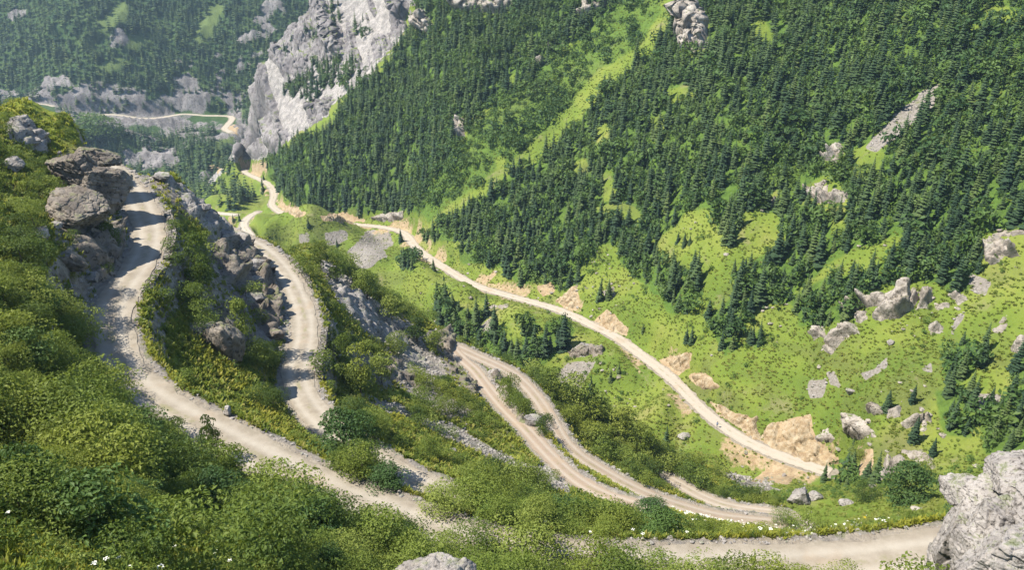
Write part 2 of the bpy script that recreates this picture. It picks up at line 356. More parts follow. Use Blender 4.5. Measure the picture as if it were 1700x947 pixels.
# ------------------------------------------------------------------ materials
def new_mat(name):
    m = bpy.data.materials.new(name); m.use_nodes = True
    nt = m.node_tree; nt.nodes.clear()
    return m, nt
class NB:
    """small node builder"""
    def __init__(s, nt): s.nt = nt
    def n(s, t, **kw):
        nd = s.nt.nodes.new(t)
        for k, v in kw.items(): setattr(nd, k, v)
        return nd
    def link(s, a, b): s.nt.links.new(a, b)
    def val(s, sock, v):
        if hasattr(v, 'is_linked') or isinstance(v, bpy.types.NodeSocket): s.link(v, sock)
        else: sock.default_value = v
    def attr(s, name): return s.n('ShaderNodeAttribute', attribute_name=name).outputs['Fac']
    def math(s, op, a, b=0.0, c=None, clamp=False):
        nd = s.n('ShaderNodeMath', operation=op, use_clamp=clamp); s.val(nd.inputs[0], a); s.val(nd.inputs[1], b)
        if c is not None: s.val(nd.inputs[2], c)
        return nd.outputs[0]
    def noise(s, scale, detail=4, rough=0.55, vec=None, dist=0.0):
        nd = s.n('ShaderNodeTexNoise'); nd.inputs['Scale'].default_value = scale; nd.inputs['Detail'].default_value = detail; nd.inputs['Roughness'].default_value = rough; nd.inputs['Distortion'].default_value = dist
        if vec is not None: s.link(vec, nd.inputs['Vector'])
        return nd.outputs['Fac']
    def voro(s, scale, feature='F1', vec=None, out='Distance'):
        nd = s.n('ShaderNodeTexVoronoi', feature=feature); nd.inputs['Scale'].default_value = scale
        if vec is not None: s.link(vec, nd.inputs['Vector'])
        return nd.outputs[out]
    def ramp(s, fac, stops):
        nd = s.n('ShaderNodeValToRGB'); s.val(nd.inputs[0], fac); cr = nd.color_ramp
        while len(cr.elements) > 1: cr.elements.remove(cr.elements[-1])
        for i, (p, c) in enumerate(stops):
            e = cr.elements[0] if i == 0 else cr.elements.new(p)
            e.position = p; e.color = (*c, 1) if len(c) == 3 else c
        return nd.outputs[0]
    def mix(s, fac, a, b, blend='MIX'):
        nd = s.n('ShaderNodeMix', data_type='RGBA', blend_type=blend); s.val(nd.inputs[0], fac)
        for k, x in ((6, a), (7, b)):
            if isinstance(x, tuple): nd.inputs[k].default_value = (*x, 1) if len(x) == 3 else x
            else: s.link(x, nd.inputs[k])
        return nd.outputs[2]
    def sm(s, a, b, x):
        nd = s.n('ShaderNodeMapRange', interpolation_type='SMOOTHSTEP'); s.val(nd.inputs[0], x); nd.inputs[1].default_value = a; nd.inputs[2].default_value = b
        return nd.outputs[0]
    def bump(s, h, strength, dist, prev=None):
        nd = s.n('ShaderNodeBump'); nd.inputs['Strength'].default_value = strength; nd.inputs['Distance'].default_value = dist
        s.link(h, nd.inputs['Height'])
        if prev is not None: s.link(prev, nd.inputs['Normal'])
        return nd.outputs[0]
    def pos(s): return s.n('ShaderNodeNewGeometry').outputs['Position']
    def out(s, col, rough=0.9, normal=None, spec=0.2, trans=None):
        b = s.n('ShaderNodeBsdfPrincipled'); s.val(b.inputs['Base Color'], col if not isinstance(col, tuple) else (*col, 1)); s.val(b.inputs['Roughness'], rough)
        b.inputs['Specular IOR Level'].default_value = spec
        if normal is not None: s.link(normal, b.inputs['Normal'])
        o = s.n('ShaderNodeOutputMaterial'); sh = b.outputs[0]
        if trans is not None:
            t = s.n('ShaderNodeBsdfTranslucent'); s.val(t.inputs['Color'], trans[1]); mx = s.n('ShaderNodeMixShader'); mx.inputs[0].default_value = trans[0]
            s.link(b.outputs[0], mx.inputs[1]); s.link(t.outputs[0], mx.inputs[2]); sh = mx.outputs[0]
        s.link(sh, o.inputs['Surface'])

def rock_colour(b, p, grey=(0.20,0.187,0.178), pale=(0.33,0.305,0.285), dark=(0.08,0.075,0.07), lichen=(0.13,0.135,0.08), sc=1.0):
    n1 = b.noise(0.25 * sc, 6, 0.62, p); n2 = b.noise(1.7 * sc, 6, 0.65, p)
    c = b.mix(b.sm(0.38, 0.62, n1), grey, pale)
    c = b.mix(b.sm(0.50, 0.68, n2), c, dark)
    n3 = b.noise(0.6 * sc, 5, 0.6, b.n('ShaderNodeMapping').outputs[0]) if False else b.noise(0.83 * sc, 5, 0.7, p, 0.4)
    c = b.mix(b.math('MULTIPLY', b.sm(0.56, 0.68, n3), 0.6), c, lichen)
    return c, n2
def rock_bump(b, p, sc=1.0, d=0.35):
    v = b.voro(0.55 * sc, 'DISTANCE_TO_EDGE', p); n = b.noise(1.3 * sc, 8, 0.7, p)
    h = b.math('ADD', b.math('MULTIPLY', b.sm(0, 0.05, v), 0.10), n)
    return b.bump(h, 1.0, d)

def terrain_material():
    m, nt = new_mat('hillside'); b = NB(nt); p = b.pos()
    opp = b.attr('opp'); far = b.attr('far')
    # meadow
    m1 = b.noise(0.045, 5, 0.6, p); m2 = b.noise(0.5, 6, 0.65, p); m3 = b.noise(2.6, 4, 0.6, p)
    oppg = b.ramp(m1, [(0.30, (0.085,0.130,0.022)), (0.48, (0.125,0.170,0.027)), (0.60, (0.165,0.195,0.038)), (0.72, (0.20,0.19,0.07))])
    oppg = b.mix(b.math('MULTIPLY', b.sm(0.52, 0.70, m2), 0.30), oppg, (0.06,0.10,0.022))
    oppg = b.mix(b.math('MULTIPLY', b.sm(0.50, 0.66, b.noise(0.022, 7, 0.68, p, 0.8)), 0.85), oppg, (0.095,0.112,0.034))
    oppg = b.mix(b.math('MULTIPLY', b.sm(0.55, 0.68, b.noise(0.085, 8, 0.74, p, 0.5)), 0.65), oppg, (0.185,0.165,0.09))
    nearg = b.ramp(m2, [(0.35, (0.090,0.125,0.022)), (0.52, (0.17,0.20,0.03)), (0.68, (0.25,0.23,0.05))])
    nearg = b.mix(b.math('MULTIPLY', b.sm(0.52, 0.64, b.noise(0.12, 5, 0.6, p)), 0.8), nearg, (0.16,0.135,0.09))
    farg = b.ramp(m1, [(0.35, (0.030,0.062,0.022)), (0.65, (0.060,0.095,0.028))])
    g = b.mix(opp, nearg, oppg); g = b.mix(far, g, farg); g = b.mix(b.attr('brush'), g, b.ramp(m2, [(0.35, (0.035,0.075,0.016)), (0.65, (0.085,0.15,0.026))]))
    g = b.mix(b.attr('fgreen'), g, (0.095,0.13,0.04))
    rc, _ = rock_colour(b, p); rc2, _ = rock_colour(b, p, (0.17,0.15,0.13), (0.30,0.27,0.235), (0.09,0.08,0.07), (0.12,0.12,0.06)); rc3, _ = rock_colour(b, p, (0.125,0.115,0.115), (0.215,0.20,0.195), (0.06,0.056,0.06), (0.075,0.09,0.05), .3); rc = b.mix(opp, rc2, rc); rc = b.mix(far, rc, rc3)
    sc = b.ramp(b.noise(1.5, 8, 0.75, p), [(0.3, (0.11,0.098,0.085)), (0.5, (0.205,0.185,0.162)), (0.7, (0.29,0.265,0.24))])
    so = b.ramp(b.noise(0.6, 9, 0.78, p), [(0.3, (0.19,0.125,0.07)), (0.44, (0.29,0.21,0.125)), (0.56, (0.35,0.27,0.17)), (0.72, (0.41,0.34,0.24))])
    mp = b.n('ShaderNodeMapping'); b.link(p, mp.inputs[0]); mp.inputs['Scale'].default_value = (1, 1, 0.18)
    so = b.mix(b.math('MULTIPLY', b.sm(0.5, 0.66, b.noise(0.8, 6, 0.7, mp.outputs[0])), 0.6), so, (0.20,0.145,0.095))
    so = b.mix(b.math('MULTIPLY', b.sm(0.56, 0.7, b.noise(0.3, 6, 0.7, p)), 0.7), so, (0.15,0.15,0.06))
    sc = b.mix(b.math('MULTIPLY', b.sm(0.52, 0.68, b.noise(0.25, 7, 0.75, p)), 0.8), sc, (0.125,0.14,0.05))
    gr = b.ramp(b.noise(0.9, 7, 0.7, p), [(0.3, (0.19,0.16,0.125)), (0.7, (0.31,0.275,0.225))])
    rough = b.math('MULTIPLY', b.math('SUBTRACT', b.noise(0.9, 6, 0.7, p), 0.5), 0.9)
    edge = lambda a: b.sm(0.38, 0.62, b.math('ADD', b.attr(a), rough))
    c = b.mix(edge('rock'), g, rc); c = b.mix(edge('scree'), c, sc); c = b.mix(edge('soil'), c, so); c = b.mix(edge('gravel'), c, gr)
    h = b.math('ADD', b.noise(1.1, 8, 0.7, p), b.math('MULTIPLY', b.voro(0.6, 'F1', p), 0.35))
    b.out(c, 0.95, b.bump(h, 0.9, 0.6), 0.1)
    return m

def mesh_from(name, verts, faces, mat=None, attrs=None, smooth=True):
    """verts (n,3), faces (m,3|4) numpy -> mesh datablock"""
    me = bpy.data.meshes.new(name); verts = np.ascontiguousarray(verts, np.float32)
    groups = faces if isinstance(faces, list) else [faces]
    groups = [np.ascontiguousarray(f, np.int32) for f in groups if len(f)]
    nl = sum(f.size for f in groups); nf = sum(len(f) for f in groups)
    me.vertices.add(len(verts)); me.vertices.foreach_set('co', verts.ravel())
    me.loops.add(nl); me.loops.foreach_set('vertex_index', np.concatenate([f.ravel() for f in groups]))
    me.polygons.add(nf)
    tot = np.concatenate([np.full(len(f), f.shape[1], np.int32) for f in groups])
    me.polygons.foreach_set('loop_start', np.concatenate([[0], np.cumsum(tot)[:-1]]).astype(np.int32))
    me.polygons.foreach_set('use_smooth', np.full(nf, smooth))
    for k, v in (attrs or {}).items():
        a = me.attributes.new(k, 'FLOAT', 'POINT'); a.data.foreach_set('value', np.ascontiguousarray(v, np.float32).ravel())
    me.update(calc_edges=True)
    if mat is not None: me.materials.append(mat)
    return me
def link(name, me, parent=None, **props):
    o = bpy.data.objects.new(name, me); C.objects.link(o)
    if parent is not None: o.parent = parent
    for k, v in props.items():
        if v is not None: o[k] = v
    return o
def grid_faces(na, nr):
    i = np.arange(na - 1)[:, None] * nr + np.arange(nr - 1)[None]
    i = i.ravel()
    return np.stack([i, i + 1, i + nr + 1, i + nr], 1)      # seen from above: anticlockwise

M_TERR = terrain_material()
brush = np.zeros_like(Z)
terr = mesh_from('hillside', np.stack([X, Y, Z], -1).reshape(-1, 3), grid_faces(NA, NR)[:, ::-1], M_TERR,
    dict(opp=OPP, far=sstep(600, 760, R), rock=rock, soil=soil, scree=np.maximum(scree, spoil * .9), gravel=gravel, fgreen=fgreen, brush=brush))
link('hillside', terr, kind='structure')

# ------------------------------------------------------------------ road surfaces
def road_material():
    m, nt = new_mat('gravel_track'); b = NB(nt); p = b.pos()
    a = b.attr('across')
    base = b.ramp(b.noise(0.55, 8, 0.7, p), [(0.28, (0.185,0.158,0.122)), (0.5, (0.25,0.22,0.176)), (0.72, (0.31,0.277,0.23))])
    rut = b.math('MULTIPLY', b.sm(0.35, 0.0, b.math('ABSOLUTE', b.math('SUBTRACT', b.math('ABSOLUTE', a), 0.48))), b.attr('rut'))
    base = b.mix(b.attr('pale'), base, (0.43,0.385,0.315))
    base = b.mix(b.attr('warm'), base, (0.255,0.19,0.14))
    base = b.mix(rut, base, (0.365,0.335,0.285))
    base = b.mix(b.math('MULTIPLY', b.math('MULTIPLY', b.sm(0.22, 0.04, b.math('ABSOLUTE', a)), b.sm(0.50, 0.62, b.noise(0.35, 5, 0.7, p))), 0.6), base, (0.17,0.165,0.08))
    base = b.mix(b.math('MULTIPLY', b.sm(0.7, 0.98, b.math('ABSOLUTE', a)), b.sm(0.42, 0.6, b.noise(0.8, 5, 0.7, p))), base, (0.20,0.175,0.135))
    peb = b.noise(6.0, 6, 0.8, p)
    base = b.mix(b.math('MULTIPLY', b.sm(0.56, 0.72, peb), 0.55), base, (0.16,0.14,0.115))
    base = b.mix(b.math('MULTIPLY', b.sm(0.55, 0.72, b.noise(0.21, 4, 0.6, p)), 0.45), base, (0.29,0.22,0.15))
    b.out(base, 0.95, b.bump(b.noise(5.0, 8, 0.8, p), 0.6, 0.08), 0.1)
    return m
M_ROAD = road_material()
def strip(key):
    r = ROADS[key]; P = r['poly']; T = np.gradient(P, axis=0); T /= np.linalg.norm(T[:, :2], axis=1)[:, None]
    S = np.stack([T[:, 1], -T[:, 0], 0 * T[:, 0]], 1)          # to the right of travel
    ks = np.linspace(-1, 1, 9); hw = r['w'] / 2
    V3 = []
    s = np.arange(len(P)) * 0.7
    for k in ks:
        jit = 1 + (abs(k) > .9) * (0.20 * fbm(s / 4 + 9 * k, s * 0 + ord(key[0]), None, 3, 91) + .08 * vnoise(s * 1.1, s * 0 + k, None, 95))
        q = P + S * (k * hw * jit)[:, None]
        q[:, 2] += 0.03 + 0.05 * (1 - k * k) - 0.05 * np.exp(-((abs(k) - .5) / .15)**2)
        V3.append(q)
    V3 = np.stack(V3, 1).reshape(-1, 3); n = len(P)
    me = mesh_from('road', V3, grid_faces(n, 9)[:, ::1], M_ROAD, dict(across=np.tile(ks, n), pale=np.full(n * 9, .65 if key in ('F', 'G', 'G2', 'H') else 0.0), warm=np.full(n * 9, {'C': .75, 'D': .6, 'E': .4, 'F': .18}.get(key, .05)), rut=np.full(n * 9, .12 if key in ('F', 'G', 'G2', 'H') else .45)))
    o = link({'F': 'valley_road', 'H': 'far_road'}.get(key, 'road'), me, kind='structure')
    return o
for key in ROADS: strip(key)

# ------------------------------------------------------------------ light, sky, camera
SUN_AZ, SUN_EL = math.radians(-99), math.radians(56)       # bearing from +Y towards +X, height
sd = np.array([math.sin(SUN_AZ) * math.cos(SUN_EL), math.cos(SUN_AZ) * math.cos(SUN_EL), math.sin(SUN_EL)])
w = bpy.data.worlds.new('World'); SC.world = w; w.use_nodes = True; nt = w.node_tree; nt.nodes.clear()
sky = nt.nodes.new('ShaderNodeTexSky'); sky.sky_type = 'NISHITA'; sky.sun_disc = False; sky.sun_elevation = SUN_EL; sky.sun_rotation = SUN_AZ; sky.altitude = 2000
bg = nt.nodes.new('ShaderNodeBackground'); bg.inputs['Strength'].default_value = 0.115; ow = nt.nodes.new('ShaderNodeOutputWorld')
nt.links.new(sky.outputs[0], bg.inputs[0]); nt.links.new(bg.outputs[0], ow.inputs[0])
sl = bpy.data.lights.new('sun', 'SUN'); sl.energy = 4.8; sl.angle = math.radians(0.5); sl.color = (1.0, 0.93, 0.81)
so_ = bpy.data.objects.new('sun', sl); C.objects.link(so_)
from mathutils import Vector, Matrix
so_.rotation_euler = Vector(sd).to_track_quat('Z', 'Y').to_euler(); so_.location = (0, 0, 300)
cd = bpy.data.cameras.new('camera'); cam = bpy.data.objects.new('camera', cd); C.objects.link(cam)
cd.sensor_width = 36; cd.lens = FPX / 1700 * 36; cd.clip_start = 0.1; cd.clip_end = 8000
cam.location = (0, 0, 0); cam.rotation_euler = (math.radians(90) - PITCH, 0, 0)
SC.camera = cam
SC.view_settings.view_transform = 'Standard'; SC.view_settings.look = 'None'; SC.view_settings.exposure = 1.2; SC.view_settings.gamma = 1
SC.view_settings.use_curve_mapping = False
SC.cycles.use_denoising = True
SC.cycles.max_bounces = 5; SC.cycles.diffuse_bounces = 2; SC.cycles.glossy_bounces = 1; SC.cycles.transmission_bounces = 2; SC.cycles.transparent_max_bounces = 6; SC.cycles.volume_bounces = 0
SC.cycles.caustics_reflective = False; SC.cycles.caustics_refractive = False
print('done', time.time() - T0)
# ------------------------------------------------------------------ visibility along each bearing
QV = Z / R
_cm = np.maximum.accumulate(QV, axis=1)
CM = np.concatenate([np.full((NA, 1), -9.0), _cm[:, :-1]], 1)      # highest sight line in front of each vertex
def zgrid(x, y, G=None):
    """bilinear lookup on the polar grid"""
    G = Z if G is None else G
    a = np.arctan2(x, y); l = np.log(np.hypot(x, y))
    fa = np.clip((a - AZ[0]) / (AZ[1] - AZ[0]), 0, NA - 1.001); i = fa.astype(int); fa = fa - i
    j = np.clip(np.searchsorted(LR, l) - 1, 0, NR - 2); fl = np.clip((l - LR[j]) / (LR[j + 1] - LR[j]), 0, 1)
    return (G[i, j] * (1 - fa) + G[i + 1, j] * fa) * (1 - fl) + (G[i, j + 1] * (1 - fa) + G[i + 1, j + 1] * fa) * fl
AREA = (R * (AZ[1] - AZ[0])) * (R * np.gradient(LR)[None]) * np.sqrt(1 + np.minimum(SLOPE, 1.5)**2)
INFR = (R > 16) & (U > -140) & (U < 1840) & (V > -260) & (V < 1150) & (F_ > 1)

def scatter(dens, count=None, per_m2=None, seed=0, lift=2.0):
    """random ground points, probability = density x area; points that nothing could show are left out"""
    rng = np.random.default_rng(seed)
    seen = INFR & ((Z + lift + 1.5 + 0.012 * R) / R >= CM)
    p = (dens * AREA * seen).ravel().astype(np.float64); tot = p.sum()
    if count is None: count = int(tot * per_m2)
    if tot <= 0 or count <= 0: return np.zeros((0, 3))
    c = np.cumsum(p); k = np.searchsorted(c, rng.random(count) * tot); k = np.minimum(k, p.size - 1)
    i, j = np.divmod(k, NR)
    a = AZ[i] + (rng.random(count) - .5) * (AZ[1] - AZ[0]); l = LR[j] + (rng.random(count) - .5) * np.gradient(LR)[j]
    x = np.sin(a) * np.exp(l); y = np.cos(a) * np.exp(l)
    return np.stack([x, y, zgrid(x, y)], 1)
def thin(P, spacing):
    """keep points at least about SPACING apart (spacing scalar or per point), first come first kept"""
    sp = np.broadcast_to(spacing, (len(P),)); cell = {}; keep = []
    s0 = float(np.max(sp)) if len(P) else 1
    for n, (x, y) in enumerate(P[:, :2].tolist()):
        i, j = int(x // s0), int(y // s0); d2 = sp[n]**2; ok = True
        for a in (i - 1, i, i + 1):
            for b in (j - 1, j, j + 1):
                for (qx, qy) in cell.get((a, b), ()):
                    if (qx - x)**2 + (qy - y)**2 < d2: ok = False; break
                if not ok: break
            if not ok: break
        if ok: cell.setdefault((i, j), []).append((x, y)); keep.append(n)
    return P[keep]

# ------------------------------------------------------------------ plant shapes (unit height 1, base at the origin)
def spruce_shape(seed, tiers=12, per=8, width=0.22, low=0.06):
    r = random.Random(seed); V, Fq = [], []
    for t in range(tiers):
        f = t / (tiers - 1); z = low + (0.97 - low) * f**0.92
        rad = width * (1 - f)**0.85 * (0.85 + 0.3 * r.random()) + 0.012
        n = max(4, int(per * (1 - 0.4 * f))); off = r.random() * 6.28
        for k in range(n):
            a = off + 6.283 * (k + 0.45 * (r.random() - .5)) / n; L = rad * (0.72 + 0.5 * r.random()); c, s = math.cos(a), math.sin(a)
            wd = L * (0.34 + .14 * r.random()) + 0.006; dr = L * (0.22 + 0.3 * r.random()) + 0.01
            b = len(V)
            V += [(0, 0, z + 0.02), (c * L * .62 - s * wd, s * L * .62 + c * wd, z - dr * .85), (c * L, s * L, z - dr * (0.75 + .3 * r.random())), (c * L * .62 + s * wd, s * L * .62 - c * wd, z - dr * .85)]
            Fq += [(b, b + 1, b + 2), (b, b + 2, b + 3)]
    b = len(V); V += [(0.012, 0, .93), (-.006, .01, .93), (-.006, -.01, .93), (0, 0, 1.02)]; Fq += [(b, b + 1, b + 3), (b + 1, b + 2, b + 3), (b + 2, b, b + 3)]
    return np.array(V), np.array(Fq)
def trunk_shape(r0=0.016, r1=0.004, h=0.9, n=6, rings=4, seed=0, bend=0.01):
    r = random.Random(seed); V, Fq = [], []
    for k in range(rings):
        f = k / (rings - 1); rr = r0 + (r1 - r0) * f; dx, dy = bend * r.uniform(-1, 1) * (k > 0), bend * r.uniform(-1, 1) * (k > 0)
        V += [(dx + rr * math.cos(6.283 * i / n), dy + rr * math.sin(6.283 * i / n), f * h - 0.03 * (k == 0)) for i in range(n)]
    for k in range(rings - 1):
        for i in range(n): a = k * n + i; b = k * n + (i + 1) % n; Fq.append((a, b, b + n, a + n))
    return np.array(V), np.array(Fq)
def leafy_shape(seed, leaves=500, clumps=12, spread=(0.55, 0.55), leaf=0.055, base=0.12, flat=0.0, top=1.0):
    """leaf sprays gathered in clumps through the volume of a crown; every leaf is a folded pair of triangles"""
    r = np.random.default_rng(seed)
    th = r.random(clumps) * 6.283; zz = base + (top - base) * (0.12 + 0.82 * r.random(clumps)); prof = np.sin(np.clip((zz - base) / (top - base), 0, 1) * 2.6 + 0.35)
    rad = np.sqrt(0.15 + 0.85 * r.random(clumps)) * prof * 0.78
    cc = np.stack([np.cos(th) * rad * spread[0], np.sin(th) * rad * spread[1], zz], 1); cr = (0.17 + 0.17 * r.random(clumps)) * (spread[0] + spread[1])
    k = r.integers(0, clumps, leaves); d = r.normal(size=(leaves, 3)); d /= np.linalg.norm(d, axis=1)[:, None]; d[:, 2] = np.abs(d[:, 2]) * 0.9 - 0.25
    P = cc[k] + d * (cr[k] * (0.55 + 0.45 * r.random(leaves)**.5))[:, None] * np.array([1, 1, .8])
    P[:, 2] = np.maximum(P[:, 2], base * .4)
    nrm = d * 0.8 + r.normal(size=(leaves, 3)) * 0.55 + np.array([0, 0, 0.45 + flat]); nrm /= np.linalg.norm(nrm, axis=1)[:, None]
    ax = np.cross(nrm, r.normal(size=(leaves, 3))); ax /= np.linalg.norm(ax, axis=1)[:, None] + 1e-9; bx = np.cross(nrm, ax)
    s = leaf * (0.6 + 0.8 * r.random(leaves))[:, None]
    V = np.stack([P - ax * s, P - bx * s * .55 + nrm * s * .25, P + ax * s, P + bx * s * .55 + nrm * s * .25], 1).reshape(-1, 3)
    b = np.arange(leaves)[:, None] * 4
    return V, np.concatenate([b + np.array([[0, 1, 2]]), b + np.array([[0, 2, 3]])], 0)
def tuft_shape(seed, blades=14, spread=0.5, h=1.0, wid=0.07, lean=0.5):
    r = np.random.default_rng(seed); a = r.random(blades) * 6.283; rr = spread * np.sqrt(r.random(blades))
    p = np.stack([np.cos(a) * rr, np.sin(a) * rr, np.full(blades, -.08)], 1)
    b_ = r.random(blades) * 6.283; L = h * (0.5 + .6 * r.random(blades)); w = wid * (0.7 + .8 * r.random(blades))
    dirx = np.stack([np.cos(b_), np.sin(b_), 0 * b_], 1); side = np.stack([-np.sin(b_), np.cos(b_), 0 * b_], 1)
    mid = p + dirx * (lean * .35 * L)[:, None] + np.array([0, 0, 1]) * (L * .62)[:, None]; tip = p + dirx * (lean * L)[:, None] + np.array([0, 0, 1]) * (L * .95)[:, None]
    V = np.stack([p - side * w[:, None] * .5, p + side * w[:, None] * .5, mid + side * w[:, None], mid - side * w[:, None], tip], 1).reshape(-1, 3)
    k = np.arange(blades)[:, None] * 5
    return V, np.concatenate([k + np.array([[0, 1, 2]]), k + np.array([[0, 2, 3]]), k + np.array([[3, 2, 4]])], 0)

def merge(shapes, P, S, seed=0, tilt=0.06, kinds=None, squash=None):
    """copies of SHAPES at points P with sizes S -> one vertex and one face array and a random number per copy"""
    rng = np.random.default_rng(seed); n = len(P); kinds = rng.integers(0, len(shapes), n) if kinds is None else kinds
    S = np.broadcast_to(np.asarray(S, float).reshape(len(S) if np.ndim(S) else 1, -1) if np.ndim(S) else np.full((1, 1), S), (n, 3 if np.ndim(S) == 2 else 1))
    VV, FF, RR = [], [], []; off = 0
    ang = rng.random(n) * 6.283; rnd = rng.random(n); tx = rng.normal(size=n) * tilt; ty = rng.normal(size=n) * tilt
    for k, (v, f) in enumerate(shapes):
        m = np.where(kinds == k)[0]
        if not len(m): continue
        c, s = np.cos(ang[m])[:, None], np.sin(ang[m])[:, None]; sc = S[m]
        if sc.shape[1] == 1: sc = np.repeat(sc, 3, 1)
        q = v[None] * sc[:, None, :]
        x = q[..., 0] * c - q[..., 1] * s; y = q[..., 0] * s + q[..., 1] * c; z = q[..., 2]
        x = x + z * tx[m][:, None]; y = y + z * ty[m][:, None]
        VV.append((np.stack([x, y, z], -1) + P[m][:, None, :]).reshape(-1, 3))
        FF.append((f[None] + (np.arange(len(m)) * len(v))[:, None, None] + off).reshape(-1, f.shape[1]))
        RR.append(np.repeat(rnd[m], len(v))); off += len(m) * len(v)
    return np.concatenate(VV), np.concatenate(FF), np.concatenate(RR)

# ------------------------------------------------------------------ plant materials
def plant_material(name, stops, trans=0.25, tint=(0.14,0.15,0.03), tscale=0.07, tamt=0.5, rough=0.6, spec=0.25, cell=0.0):
    m, nt = new_mat(name); b = NB(nt)
    rnd = b.math('FRACT', b.math('ADD', b.attr('rnd'), b.n('ShaderNodeObjectInfo').outputs['Random']))
    p = b.pos()
    fine = b.math('ADD', b.math('SUBTRACT', b.noise(1.7, 3, 0.6, p), 0.5), b.math('MULTIPLY', b.math('SUBTRACT', b.noise(11, 2, 0.5, p), 0.5), 0.9))
    c = b.ramp(b.math('ADD', rnd, b.math('MULTIPLY', fine, 0.7)), stops)
    c = b.mix(b.math('MULTIPLY', b.sm(0.48, 0.66, b.noise(tscale, 4, 0.6, p)), tamt), c, tint)
    tc = b.mix(0.5, c, b.mix(0.6, c, (0.25,0.30,0.03)))
    b.out(c, rough, None, spec, (trans, tc) if trans > 0 else None)
    return m
M_SPRUCE = plant_material('spruce_needles', [(0.0, (0.018,0.040,0.020)), (0.4, (0.034,0.062,0.026)), (0.75, (0.052,0.084,0.029)), (1.0, (0.080,0.112,0.032))], 0.15, (0.060,0.095,0.032), 0.02, 0.6, 0.65, 0.15)
M_BROAD = plant_material('broad_leaves', [(0.0, (0.040,0.085,0.026)), (0.5, (0.062,0.118,0.028)), (1.0, (0.10,0.165,0.034))], 0.3, (0.09,0.13,0.03), 0.04, 0.4)
M_SHRUB = plant_material('shrub_leaves', [(0.0, (0.040,0.075,0.016)), (0.30, (0.100,0.150,0.025)), (0.68, (0.158,0.212,0.035)), (1.0, (0.22,0.265,0.055))], 0.4, (0.245,0.265,0.034), 0.06, 0.45)
M_HERB = plant_material('herbs', [(0.0, (0.095,0.145,0.022)), (0.4, (0.175,0.220,0.030)), (0.75, (0.255,0.275,0.038)), (1.0, (0.31,0.28,0.08))], 0.5, (0.36,0.33,0.032), 0.09, 0.5)
M_MEADOW = plant_material('meadow_plants', [(0.0, (0.145,0.20,0.030)), (0.5, (0.185,0.235,0.038)), (1.0, (0.235,0.255,0.06))], 0.5, (0.24,0.25,0.05), 0.03, 0.6)
M_BRUSH = plant_material('alder_brush', [(0.0, (0.060,0.115,0.024)), (0.5, (0.090,0.155,0.028)), (1.0, (0.14,0.205,0.038))], 0.3, (0.11,0.17,0.03), 0.03, 0.5)
def bark_material():
    m, nt = new_mat('bark'); b = NB(nt); p = b.pos()
    b.out(b.ramp(b.noise(6, 5, .7, p), [(0.3, (0.06,0.045,0.035)), (0.7, (0.16,0.13,0.10))]), 0.95, None, 0.1)
    return m
M_BARK = bark_material()
def rock_material(name, **kw):
    m, nt = new_mat(name); b = NB(nt); p = b.pos(); sc = kw.pop('sc', 1.0); d = kw.pop('d', 0.35)
    moss = kw.pop('moss', 0.5); streak = kw.pop('streak', 0)
    c, _ = rock_colour(b, p, sc=sc, **kw)
    if streak:
        mp = b.n('ShaderNodeMapping'); b.link(p, mp.inputs[0]); mp.inputs['Scale'].default_value = (1, 1, 0.22); mp.inputs['Rotation'].default_value = (0.25, 0.35, 0)
        c = b.mix(b.math('MULTIPLY', b.sm(0.53, 0.62, b.noise(0.16, 8, 0.72, mp.outputs[0])), streak), c, (0.055, 0.05, 0.052))
        c = b.mix(b.math('MULTIPLY', b.sm(0.56, 0.66, b.noise(0.09, 6, 0.65, mp.outputs[0])), .5), c, (0.27, 0.25, 0.242))
    up = b.n('ShaderNodeSeparateXYZ'); b.link(b.n('ShaderNodeNewGeometry').outputs['Normal'], up.inputs[0])
    k = b.math('MULTIPLY', b.math('MULTIPLY', b.sm(0.70, 0.92, up.outputs[2]), b.sm(0.50, 0.62, b.noise(0.5 * sc, 5, 0.65, p))), moss)
    c = b.mix(k, c, (0.10,0.13,0.03))
    b.out(c, 0.93, rock_bump(b, p, sc, d), 0.15)
    return m
M_ROCK = rock_material('grey_rock'); M_CLIFF = rock_material('cliff_rock', grey=(0.15,0.137,0.137), pale=(0.23,0.212,0.207), dark=(0.075,0.068,0.07), lichen=(0.12,0.125,0.085), sc=0.28, d=0.45, moss=0.95, streak=0.7)
M_BROWNROCK = rock_material('brown_rock', grey=(0.135,0.115,0.097), pale=(0.235,0.205,0.172), dark=(0.05,0.043,0.037), lichen=(0.13,0.105,0.06), sc=1.1, d=.3, moss=.6)
M_PALEROCK = rock_material('pale_rock', grey=(0.235,0.215,0.20), pale=(0.335,0.31,0.29), dark=(0.08,0.072,0.066), lichen=(0.13,0.122,0.09), sc=1.9, d=.2, moss=.6)
M_TANROCK = rock_material('slope_rock', grey=(0.235,0.205,0.175), pale=(0.36,0.325,0.285), dark=(0.10,0.085,0.07), lichen=(0.15,0.14,0.08), sc=.7, d=.5, moss=.9)
print('shapes', time.time() - T0)
